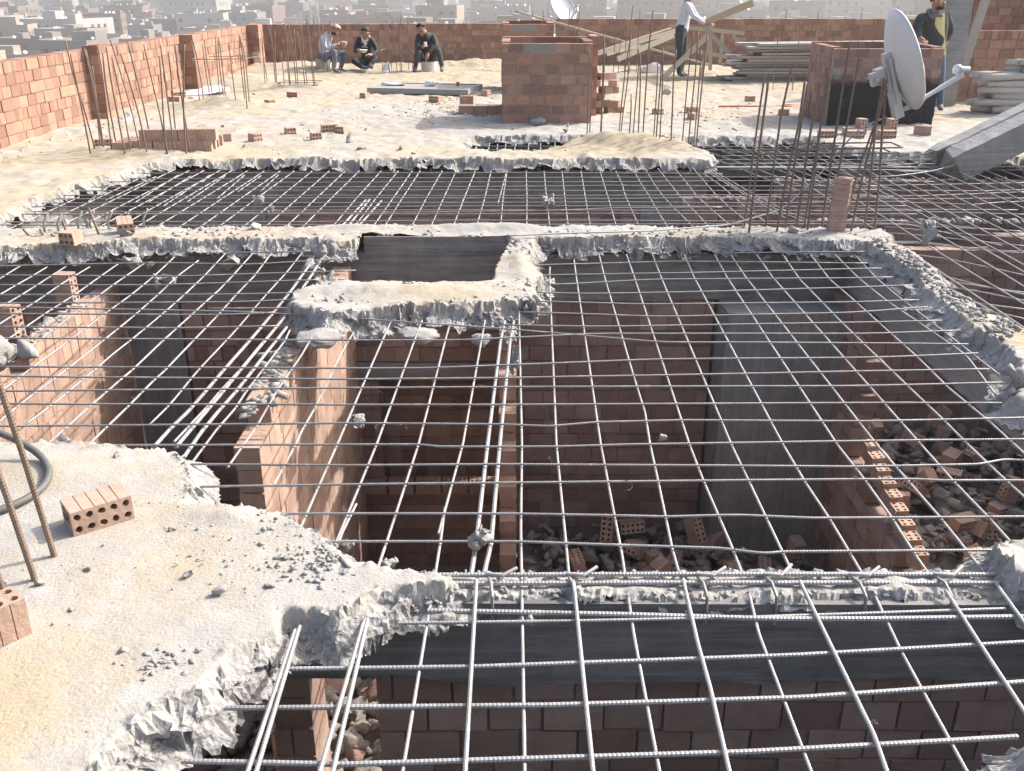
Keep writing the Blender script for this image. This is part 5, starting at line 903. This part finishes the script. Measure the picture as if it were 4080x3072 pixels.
# ------------------------------------------------------------------ satellite dishes
def dish(loc,axis,label,r=.34,mat='paint'):
    e=empty('satellite_dish',loc,label,'satellite dish')
    a=Vector(axis).normalized(); s=a.cross(Vector((0,0,1))).normalized(); u=s.cross(a).normalized(); O=Vector(loc)
    nr,na=9,44; V=[];F=[]
    def P(rr,ang,back): 
        x=r*.93*rr*math.cos(ang); z=r*rr*math.sin(ang); dep=.085*(rr*rr)+(0 if not back else -.012)
        return O+s*x+u*z+a*dep
    for back in (0,1):
        for i in range(nr+1):
            for j in range(na): V.append(P(i/nr if i else .001,2*math.pi*j/na,back))
    off=(nr+1)*na
    for i in range(nr):
        for j in range(na):
            j2=(j+1)%na; F.append((i*na+j,i*na+j2,(i+1)*na+j2,(i+1)*na+j)); F.append((off+i*na+j2,off+i*na+j,off+(i+1)*na+j,off+(i+1)*na+j2))
    for j in range(na): j2=(j+1)%na; F.append((nr*na+j,nr*na+j2,off+nr*na+j2,off+nr*na+j))
    npmesh('reflector',V,F,M[mat],e,smooth=True)
    rim=[tuple(P(1.0,2*math.pi*j/na,0)) for j in range(na+1)]; V2,F2=tube(rim,.009,6,False); npmesh('rim',V2,F2,M['paint'],e,smooth=True)
    b=MB(); c0=O-a*.03-u*.06
    b.obox(c0-u*.05,s*.035,u*.20,a*.025); b.obox(c0-a*.05+u*.0-s*.05,s*.05,u*.055,a*.03); b.obox(c0-u*.22,s*.045,u*.09,a*.03); b.beam(c0+u*.12+s*.06,c0-u*.2+s*.05,.02,.02); b.build('bracket',M['galv'],e)
    b=MB(); b.obox(c0-a*.10-s*.02,s*.03,u*.045,a*.03); V3,F3=tube([c0-a*.10-s*.13,c0-a*.10+s*.05],.014,10); b.add(V3.tolist(),F3); b.build('clamp',M['galv'],e)
    tip=O+a*.43-u*.19; base=O-u*(r*.98)-a*.02
    b=MB(); b.beam(base,tip-u*.05,.03,.022); fa=b.build('feed_arm',M['galv'],e)
    pts=[base,base+(tip-base)*.3-u*.05,base+(tip-base)*.6-u*.015,tip-u*.03]; V4,F4=tube(smooth_poly([tuple(q) for q in pts],.03),.004,6); npmesh('lead',V4,F4,M['paint'],fa,smooth=True)
    b=MB(); w=(O-u*.06+a*.05-tip).normalized(); V5,F5=tube([tip-w*.07,tip-w*.02,tip+w*.0,tip+w*.035],[.02,.021,.036,.03],14); b.add(V5.tolist(),F5); b.build('receiver',M['lnb'],fa,smooth=True)
    b=MB(); b.obox(tip-u*.03,s*.02,u*.03,a*.02); b.build('receiver_holder',M['galv'],fa)
    return e
dish((2.665,6.97,1.14),(1,-.02,.36),'large white satellite dish at right, seen from behind, tied to rusty bars',.345)
d2=dish((1.1,22.6,1.12),(.45,-.5,.45),'faint grey satellite dish behind the back parapet above the leaning pole',.36,'lnb')
b=MB(); b.tube([(1.05,22.68,-.3),(1.05,22.68,1.05)],.025,8); b.build('mast',M['galv'],d2)
# ------------------------------------------------------------------ people
def figure(label,J,regions,rads,extra=None,hair='hair',cap=None,face=(0,-1,0),loc=None,nofeet=False):
    """one continuous skinned body; regions: bone -> material"""
    J={k:Vector(v) for k,v in J.items()}
    bones=[('pelvis','belly'),('belly','chest'),('chest','neck'),('neck','head'),('head','crown')]
    for s in 'LR': bones+= [('chest','sh'+s),('sh'+s,'el'+s),('el'+s,'wr'+s),('wr'+s,'ha'+s),('pelvis','hip'+s),('hip'+s,'kn'+s),('kn'+s,'an'+s),('an'+s,'to'+s)]
    R=dict(pelvis=(.125,.105),belly=(.125,.10),chest=(.14,.10),neck=(.052,.052),head=(.078,.09),crown=(.05,.055),sh=(.068,.068),el=(.048,.048),wr=(.034,.034),ha=(.033,.022),hip=(.088,.088),kn=(.062,.062),an=(.045,.045),to=(.036,.03)); R.update(rads)
    names=[k for k in J if k!='jaw']
    bm=bmesh.new(); lay=bm.verts.layers.skin.verify(); vs={}
    order=['pelvis']+[k for k in names if k!='pelvis']
    for k in order:
        v=bm.verts.new(J[k]); vs[k]=v; key=k if k in R else k[:-1]; v[lay].radius=R[key]; v[lay].use_root=(k=='pelvis')
    for a,c in bones: bm.edges.new((vs[a],vs[c]))
    me=bpy.data.meshes.new('tmp'); bm.to_mesh(me); bm.free()
    o=bpy.data.objects.new('tmp',me); col.objects.link(o)
    md=o.modifiers.new('s','SKIN'); md.use_smooth_shade=True; sb=o.modifiers.new('d','SUBSURF'); sb.levels=2; sb.render_levels=2
    dg=bpy.context.evaluated_depsgraph_get(); dg.update(); em=bpy.data.meshes.new_from_object(o.evaluated_get(dg))
    bpy.data.objects.remove(o)
    V=[v.co.copy() for v in em.vertices]; F=[tuple(p.vertices) for p in em.polygons]
    mats=[];mi=[]
    def midx(m):
        if m not in mats: mats.append(m)
        return mats.index(m)
    segs=[(J[a],J[c],regions.get(c,regions.get(c[:-1],regions['body']))) for a,c in bones]
    for f in F:
        c=sum((V[i] for i in f),Vector())/len(f); best=None
        for (a,d_,m) in segs:
            e=d_-a; t=max(0,min(1,(c-a).dot(e)/(e.length_squared+1e-9))); dd=(c-a-e*t).length
            if best is None or dd<best[0]: best=(dd,m)
        mi.append(midx(best[1]))
    fd=Vector(face).normalized(); H=J['head']; up=(J['crown']-J['neck']).normalized(); sd=fd.cross(up).normalized()
    # nose, ears, chin and fingers grown into the same mesh
    def addtube(pts,r,m,n=8):
        b=len(V); v,f=tube([tuple(q) for q in pts],r,n)
        for q in v: V.append(Vector(q))
        for q in f: F.append(tuple(i+b for i in q)); mi.append(midx(m))
    addtube([H+fd*.078+up*.015,H+fd*.098-up*.012,H+fd*.10-up*.025,H+fd*.075-up*.03],[.008,.012,.014,.008],'skin')
    for s in (-1,1): addtube([H+sd*s*.075+up*.025,H+sd*s*.088+up*.005,H+sd*s*.078-up*.025],[.008,.016,.008],'skin')
    addtube([H+fd*.05-up*.06,H+fd*.068-up*.07,H+fd*.04-up*.085],[.03,.034,.02],'skin')
    for s in 'LR':
        w=J['wr'+s];h=J['ha'+s]; d=(h-w).normalized(); side=d.cross(Vector((0,0,1)));
        if side.length<.1: side=d.cross(Vector((0,1,0)))
        side.normalize(); curl=side.cross(d).normalized()
        if curl.z>0: curl=-curl
        for i,(off,ln) in enumerate(((-.024,.055),(-.008,.066),(.008,.062),(.023,.048))):
            b0=h+side*off; addtube([b0-d*.02,b0+d*ln*.45+curl*.006,b0+d*ln*.8+curl*.022,b0+d*ln*.9+curl*.042],[.009,.009,.008,.006],'skin',6)
        addtube([w+d*.02-side*.025,h-side*.045,h+d*.02-side*.05+curl*.015],[.011,.010,.007],'skin',6)
    Vn=np.array([v[:] for v in V]); 
    root=empty('person',loc or tuple(J['pelvis']),label,'person')
    npmesh('body',Vn,F,[M[m] for m in mats],root,smooth=True,matidx=mi)
    def ball(c,rx,ry,rz,name,m,ax=None,clip=None):
        bmx=bmesh.new(); bmesh.ops.create_icosphere(bmx,subdivisions=3,radius=1)
        fr=Matrix((sd,fd,up)).transposed(); vv=[];mp={}
        for v in bmx.verts: 
            if clip is None or v.co.dot(Vector(clip[:3]))>clip[3]: mp[v.index]=len(vv); vv.append(c+fr@Vector((v.co.x*rx,v.co.y*ry,v.co.z*rz)))
        ff=[tuple(mp[v.index] for v in f.verts) for f in bmx.faces if all(v.index in mp for v in f.verts)]; bmx.free()
        npmesh(name,np.array([q[:] for q in vv]),ff,M[m],root,smooth=True)
    if cap: ball(H+up*.035-fd*.004,.102,.112,.092,'cap',cap,clip=(0,-.35,1,-.05)); 
    elif hair: ball(H+up*.022-fd*.006,.094,.104,.092,'hair',hair,clip=(0,-.75,.75,.12))
    for s in (-1,1): ball(H+fd*.083+sd*s*.031+up*.012,.012,.008,.007,'eye','eye')
    ball(H+fd*.088-up*.045,.022,.008,.007,'mouth','lip')
    if extra: extra(root,J,ball,fd,up,sd,H)
    return root
def beard(root,J,ball,fd,up,sd,H): ball(H+fd*.03-up*.06,.07,.066,.045,'beard','hair',clip=(0,.4,-.6,-.1))
def sweat(root,J,ball,fd,up,sd,H):
    c=J['chest'].lerp(J['belly'],.3)+Vector((0,-.125,0)); pts=[tuple(c+Vector((-.06+.015*i,-.002*math.cos(i),.012*math.sin(i*2.3)))) for i in range(9)]
    V,F=tube(pts,.007,6); npmesh('shirt_print',V,F,M['white'],root)
figure('seated man in a grey hoodie and cap, eating, at the left of the three',J1,dict(body='hood',head='skin',crown='skin',neck='hood',ha='skin',hip='denim',kn='denim',an='denim',to='shoe'),dict(chest=(.15,.12),neck=(.075,.075)),extra=beard,cap='cap',face=(.75,-.5,-.35))
figure('man in a black sweatshirt sitting cross-legged with a bowl between the other two',J2,dict(body='black',head='skin',crown='skin',neck='white',ha='skin',hip='black',kn='black',an='black',to='shoe'),dict(chest=(.15,.115),neck=(.06,.06)),extra=sweat,face=(.0,-.8,-.5))
figure('man in a black padded jacket sitting on a white bucket by the wall',J3,dict(body='black',head='skin',crown='skin',neck='black',ha='skin',hip='dark',kn='dark',an='dark',to='shoe'),dict(chest=(.155,.125),neck=(.07,.07),el=(.056,.056),sh=(.08,.08)),face=(-.35,-.85,-.2))
figure('standing man in a pale blue shirt and dark trousers holding timber',J4,dict(body='shirt',head='skin',crown='skin',neck='skin',ha='skin',pelvis='shirt',hip='dark',kn='dark',an='dark',to='shoe'),dict(pelvis=(.135,.115),belly=(.135,.12),chest=(.15,.125),kn=(.075,.075),an=(.06,.06),hip=(.10,.10)),face=(.85,-.3,-.3))
def vest(root,J,ball,fd,up,sd,H):
    c=J['chest']; b=J['pelvis']; V=[];F=[]
    n=7
    for i in range(9):
        t=i/8; q=J['neck'].lerp(c,min(1,t*2)) if t<.5 else c.lerp(b,(t-.5)*2); q=q+Vector((0,0,-.03))
        w=.055+.04*t
        for j in range(n):
            a=(j/(n-1)-.5)*2; V.append((q.x+.04+a*w,q.y-.118+.02*a*a-.01*math.sin(6*t)+.012*(1-t),q.z))
    for i in range(8):
        for j in range(n-1): F.append((i*n+j,(i+1)*n+j,(i+1)*n+j+1,i*n+j+1))
    Vb=V+[(x,y+.03,z) for x,y,z in V]; k=len(V); Fb=F+[tuple(v+k for v in f[::-1]) for f in F]
    npmesh('shirt_front',np.array(Vb),Fb,M['yellow'],root,smooth=True)
    pts=[]
    for i in range(25): a=i/24*2*math.pi; pts.append((J['neck'].x+.085*math.cos(a),J['neck'].y-.01+.085*math.sin(a),J['neck'].z-.03+.02*math.sin(a*3)-.03*math.sin(-a)))
    V2,F2=tube(pts,.034,8,False); npmesh('scarf',V2,F2,M['scarf'],root,smooth=True)
    beard(root,J,ball,fd,up,sd,H)
figure('man in a dark jacket, scarf and yellow shirt leaning on the black shaft',J5,dict(body='dark',head='skin',crown='skin',neck='scarf',ha='skin',hip='denim',kn='denim',an='denim',to='shoe'),dict(chest=(.16,.125),belly=(.15,.12),pelvis=(.145,.115),el=(.06,.06),sh=(.082,.082),wr=(.042,.042)),extra=vest,face=(.7,-.7,-.15))
b=MB(); b.lathe((-2.93,19.78,.40),[(.035,0),(.075,.05),(.078,.06),(.07,.062)],18); tag(b.build('food_bowl',M['white'],loc=(-2.93,19.78,.4)),'white bowl in the hands of the man sitting cross-legged','bowl')
b=MB(); b.lathe((-3.33,19.86,.50),[(.03,0),(.06,.05),(.07,.1),(.05,.11)],14); tag(b.build('bread',M['cap'],loc=(-3.33,19.86,.5)),'piece of bread held by the man in the grey hoodie','bread')
b=MB(); b.lathe((-1.70,19.66,.52),[(.024,0),(.028,.04),(.03,.085),(.026,.09)],14); tag(b.build('cup',M['white'],loc=(-1.7,19.66,.52)),'small pale cup in the hand of the man in the black jacket','cup')
# ------------------------------------------------------------------ city
GZ=-36.
gm,gnt,gb=newmat('city_ground'); gv=pos(gnt); gnt.links.new(mix(gnt,noise(gnt,gv,.02,6),(.18,.155,.13),(.26,.23,.19)),gb.inputs['Base Color']); gb.inputs['Roughness'].default_value=.95
g=MB(); g.add([(-4600,-4600,GZ),(4600,-4600,GZ),(4600,5200,GZ),(-4600,5200,GZ)],[(0,1,2,3)]); tag(g.build('ground',gm),kind='structure')
def wallmat(name,c,v=.2):
    m,nt,b=newmat(name); p=pos(nt)
    n=noise(nt,p,.25,5,.6); oi=nt.nodes.new('ShaderNodeObjectInfo').outputs['Random']
    a=mix(nt,n,tuple(x*(1-v) for x in c),tuple(x*(1+v) for x in c)); nt.links.new(mix(nt,math_(nt,'MULTIPLY',oi,.35),a,(.22,.19,.16)),b.inputs['Base Color']); b.inputs['Roughness'].default_value=.9; return m
CW=dict(brick=wallmat('city_brick',(.225,.15,.12)),cream=wallmat('city_cream_render',(.36,.30,.23)),grey=wallmat('city_grey_concrete',(.24,.225,.205)),white=wallmat('city_white_render',(.45,.435,.41)))
M['win']=simple('dark_window',(.045,.05,.055),.4,0,.1,2,0); M['rooft']=wallmat('city_roof',(.30,.265,.225)); M['cdish']=simple('city_dish_white',(.7,.7,.7),.5,0,.02,4,0)
def building(mb,x,y,w,d,top,kind,rot,fine,rnd,root=None):
    """adds one block with window recesses, roof parapet, roof sheds and dishes"""
    ca,sa=math.cos(rot),math.sin(rot); PW=[]
    def T(p): return (x+p[0]*ca-p[1]*sa,y+p[0]*sa+p[1]*ca,p[2])
    def bx(lo,hi,mi):
        x0,y0,z0=lo;x1,y1,z1=hi
        tgt=mb
        if root is not None and mi==1:
            if len(PW)<95: tgt=MB(); PW.append(tgt)
            else: return
            mi=0
        tgt.add([T(q) for q in ((x0,y0,z0),(x1,y0,z0),(x1,y1,z0),(x0,y1,z0),(x0,y0,z1),(x1,y0,z1),(x1,y1,z1),(x0,y1,z1))],MB.BF,mi=mi)
    bx((-w/2,-d/2,GZ),(w/2,d/2,top),0)
    for (a,b_) in (((-w/2,-d/2),(w/2,-d/2+.3)),((-w/2,d/2-.3),(w/2,d/2))): bx((a[0],a[1]+.01,top),(b_[0],b_[1]-.01,top+1.),0)
    for (a,b_) in (((-w/2+.01,-d/2+.3),(-w/2+.3,d/2-.3)),((w/2-.3,-d/2+.3),(w/2-.01,d/2-.3))): bx((a[0],a[1],top),(b_[0],b_[1],top+1.),0)
    bx((-w/2+.4,-d/2+.4,top+.01),(w/2-.4,d/2-.4,top+.05),2)
    for k in range(rnd.randint(1,3)):
        sx=rnd.uniform(-w*.3,w*.3);sy=rnd.uniform(-d*.25,d*.25);s=rnd.uniform(1.2,2.8); bx((sx-s,sy-s,top+.06),(sx+s,sy+s,top+rnd.uniform(2,3.4)),rnd.choice((0,0,2)))
    for k in range(rnd.randint(1,5)):
        c=Vector(T((rnd.uniform(-w*.42,w*.42),rnd.uniform(-d*.45,0),top+1.3))); a=Vector((.5,-.6,.6)).normalized(); s=a.cross(Vector((0,0,1))).normalized(); u=s.cross(a); r=rnd.uniform(.3,.6)
        ring=[c+(s*math.cos(t*.785)+u*math.sin(t*.785))*r for t in range(8)]; back=c-a*.25
        mb.add([tuple(q) for q in ring]+[tuple(back)],[tuple(range(8))]+[(8,(t+1)%8,t) for t in range(8)],mi=3)
    nf=int((top-GZ)/3.1); vis=min(nf,fine)
    for f in range(vis):
        z=top-2.3-3.1*f
        for face in (0,1):
            L=w if face==0 else d; n=max(2,int(L/3.2))
            if rnd.random()<.12: continue
            for i in range(n):
                if rnd.random()<.2: continue
                t=-L/2+L*(i+.5)/n; h=rnd.uniform(.45,.75)
                if face==0: bx((t-h,-d/2-.06,z),(t+h,-d/2+.2,z+1.3),1)
                elif x>0: bx((-w/2-.06,t-h,z),(-w/2+.2,t+h,z+1.3),1)
                else: bx((w/2-.2,t-h,z),(w/2+.06,t+h,z+1.3),1)
            if face==0 and rnd.random()<.4 : bx((-w*.2,-d/2-1.1,z-.9),(w*.15,-d/2-.07,z-.05),0)
    if root is not None:
        mb.build('walls',[CW[kind],M['win'],M['rooft'],M['cdish']],root)
        for q in PW: q.build('window',M['win'],root)
rnd=random.Random(21); placed=[]
def free(x,y,r):
    for (a,b,c) in placed:
        if (a-x)**2+(b-y)**2<(c+r)**2: return False
    return True
spec=[('white block of flats with dark square windows, tallest at the upper left',-160,360,26,22,-10.5,'white'),('pale yellow block at the far upper left edge',-212,330,22,18,-12,'cream'),('tan low building just over the left parapet',-118,232,20,14,-16.,'cream'),('reddish block with a box roof room beyond the left parapet',-150,262,16,12,-15.5,'brick'),('high slab block cut by the top of the picture at upper left',-185,600,34,20,8,'white'),('tall unfinished concrete frame at the top centre',18,560,48,24,2,'grey'),('brick block left of the centre tower',-62,420,30,16,-11,'brick'),('wide brown apartment block at the top right of centre',62,430,34,18,-1,'brick'),('pale tower with ladder-like balconies near the standing man',88,440,16,14,4,'cream'),('long cream block behind the back right parapet',150,420,60,16,-4,'cream'),('brown block beside the head of the man in the jacket',218,460,52,18,1,'brick')]
for l,x,y,w,d,top,k in spec:
    building(MB(),x,y,w,d,top,k,rnd.uniform(-.3,.3),6,rnd,empty('apartment_block',(x,y,GZ),l,'building')); placed.append((x,y,max(w,d)*.6))
KL=dict(brick='brick-red block in the hazy city beyond the parapets',cream='cream block in the hazy city beyond the parapets',grey='grey concrete block in the hazy city beyond the parapets',white='whitish block in the hazy city beyond the parapets')
cells=[]
y=165.
while y<1000:
    st=18.5+y*.006; x=-.64*y+random.uniform(0,st)
    while x<.64*y:
        cells.append((x+rnd.uniform(-3,3),y+rnd.uniform(-4,4))); x+=st*rnd.uniform(.85,1.35)
    y+=st*rnd.uniform(1.0,1.25)
cells.sort(key=lambda c:c[1]); cnt=0; fmb=MB(); FM=[]
for x,y in cells:
    w=rnd.uniform(12,20);d=rnd.uniform(10,16)
    if not free(x,y,7): continue
    r_=x/y
    top=rnd.gauss(-16,3.2)+(rnd.random()<.14)*rnd.uniform(3,11)+max(0,r_+.05)*(12 if y>260 else 4)-(4 if y<230 else 0)
    if y<300: top=min(top,-9)
    if r_<-.25: top=min(top,-9.5-(.012*max(0,480-y)))
    k=rnd.choice(('brick','brick','brick','cream','grey','white','cream')); rot=rnd.choice((0,.3,-.25,.15))+rnd.uniform(-.1,.1)
    if cnt<285:
        if cnt<70: building(MB(),x,y,w,d,top,k,rot,4,rnd,empty('apartment_block',(x,y,GZ),KL[k],'building',k+' blocks of the city'))
        else:
            mb=MB(); building(mb,x,y,w,d,top,k,rot,5,rnd)
            tag(mb.build('apartment_block',[CW[k],M['win'],M['rooft'],M['cdish']],loc=(x,y,GZ)),KL[k],'building',k+' blocks of the city')
        cnt+=1
    else:
        n0=len(fmb.mi); building(fmb,x,y,w,d,top,k,rot,2 if y<700 else 1,rnd)
        o_=('brick','cream','grey','white').index(k)
        fmb.mi[n0:]=[{0:o_,1:4,2:5,3:6}[m] for m in fmb.mi[n0:]]
tag(fmb.build('city_blocks',[CW['brick'],CW['cream'],CW['grey'],CW['white'],M['win'],M['rooft'],M['cdish']]),'packed mass of city blocks beyond the nearest ones','city',kind='stuff')
far=MB()
for i in range(2200):
    y=950+rnd.random()**1.2*2900; x=rnd.uniform(-.64,.64)*y; w=rnd.uniform(12,30);d=rnd.uniform(12,24); top=rnd.gauss(-14,4)+(rnd.random()<.15)*rnd.uniform(5,22)
    far.box((x-w/2,y-d/2,GZ),(x+w/2,y+d/2,top),mi=rnd.randrange(4))
tag(far.build('distant_city',[CW['brick'],CW['cream'],CW['grey'],CW['white']]),'far rows of city blocks dissolving in haze','city',kind='stuff')
tw=empty('antenna_tower',(-76,390,GZ),'lattice antenna tower rising over the rooftops left of the seated men','tower')
b=MB()
for sx in (-1,1):
    for sy in (-1,1): b.tube([(-76+sx*2.4,390+sy*2.4,GZ),(-76+sx*.8,390+sy*.8,9)],.14,5)
for k in range(20):
    z=GZ+2.2*k;r=2.4-1.6*(k*2.2)/45; z2=z+2.2;r2=2.4-1.6*((k+1)*2.2)/45
    b.tube([(-76-r,390-r,z),(-76+r2,390-r2,z2)],.08,4); b.tube([(-76+r,390-r,z),(-76-r2,390-r2,z2)],.08,4); b.tube([(-76-r,390-r,z),(-76+r,390-r,z)],.08,4)
b.build('lattice',M['galv'],tw)
b=MB()
for k,(dx,z) in enumerate(((-1.4,3),(1.3,3),(0,-1.6),(-1.5,-1.),(1.5,5))): b.box((-76+dx-.25,388.2,z),(-76+dx+.25,388.7,z+2.4))
b.build('panel_antenna',M['paint'],tw)
# ------------------------------------------------------------------ air, sun, sky, camera
hz=MB(); hz.box((-4700,-4700,GZ-1),(4700,5300,60)); ho=hz.build('haze',None) if False else None
hm=bpy.data.materials.new('haze_air'); hm.use_nodes=True; nt=hm.node_tree
for n_ in list(nt.nodes):
    if n_.type!='OUTPUT_MATERIAL': nt.nodes.remove(n_)
pv=nt.nodes.new('ShaderNodeVolumePrincipled'); pv.inputs['Color'].default_value=(.80,.81,.83,1); pv.inputs['Density'].default_value=HAZE; pv.inputs['Anisotropy'].default_value=.35
nt.links.new(pv.outputs['Volume'],nt.nodes['Material Output'].inputs['Volume'])
ho=hz.build('haze',hm); tag(ho,'pale dusty haze over the whole city','haze',kind='stuff')
SV=Vector((1.1,.55,1.0)).normalized()
ld=bpy.data.lights.new('sun','SUN'); ld.energy=SUN; ld.angle=rad(.6); ld.color=(1,.965,.91)
lo=bpy.data.objects.new('sun',ld); col.objects.link(lo); lo.rotation_euler=SV.to_track_quat('Z','Y').to_euler(); lo.location=(5,5,30)
w=bpy.data.worlds.new('World'); scene.world=w; w.use_nodes=True; nt=w.node_tree
sk=nt.nodes.new('ShaderNodeTexSky'); sk.sky_type='NISHITA'; sk.sun_disc=False; sk.sun_elevation=math.asin(SV.z); sk.sun_rotation=math.atan2(SV.x,SV.y); sk.dust_density=6.; sk.air_density=1.; sk.altitude=50
bg=nt.nodes['Background']; bg.inputs['Strength'].default_value=SKY; nt.links.new(sk.outputs['Color'],bg.inputs['Color'])
cd=bpy.data.cameras.new('camera'); cd.sensor_width=36; cd.lens=36*2041/2212.; cd.clip_end=12000; cd.clip_start=.05
co=bpy.data.objects.new('camera',cd); col.objects.link(co); co.location=(0,0,1.66); co.rotation_euler=(rad(90-23.04),0,0); scene.camera=co
vs=scene.view_settings; vs.view_transform='Standard'; vs.look='None'; vs.exposure=EXPO; vs.gamma=1; vs.use_curve_mapping=False
cy=scene.cycles; cy.max_bounces=8; cy.diffuse_bounces=6; cy.volume_bounces=0; cy.use_denoising=True
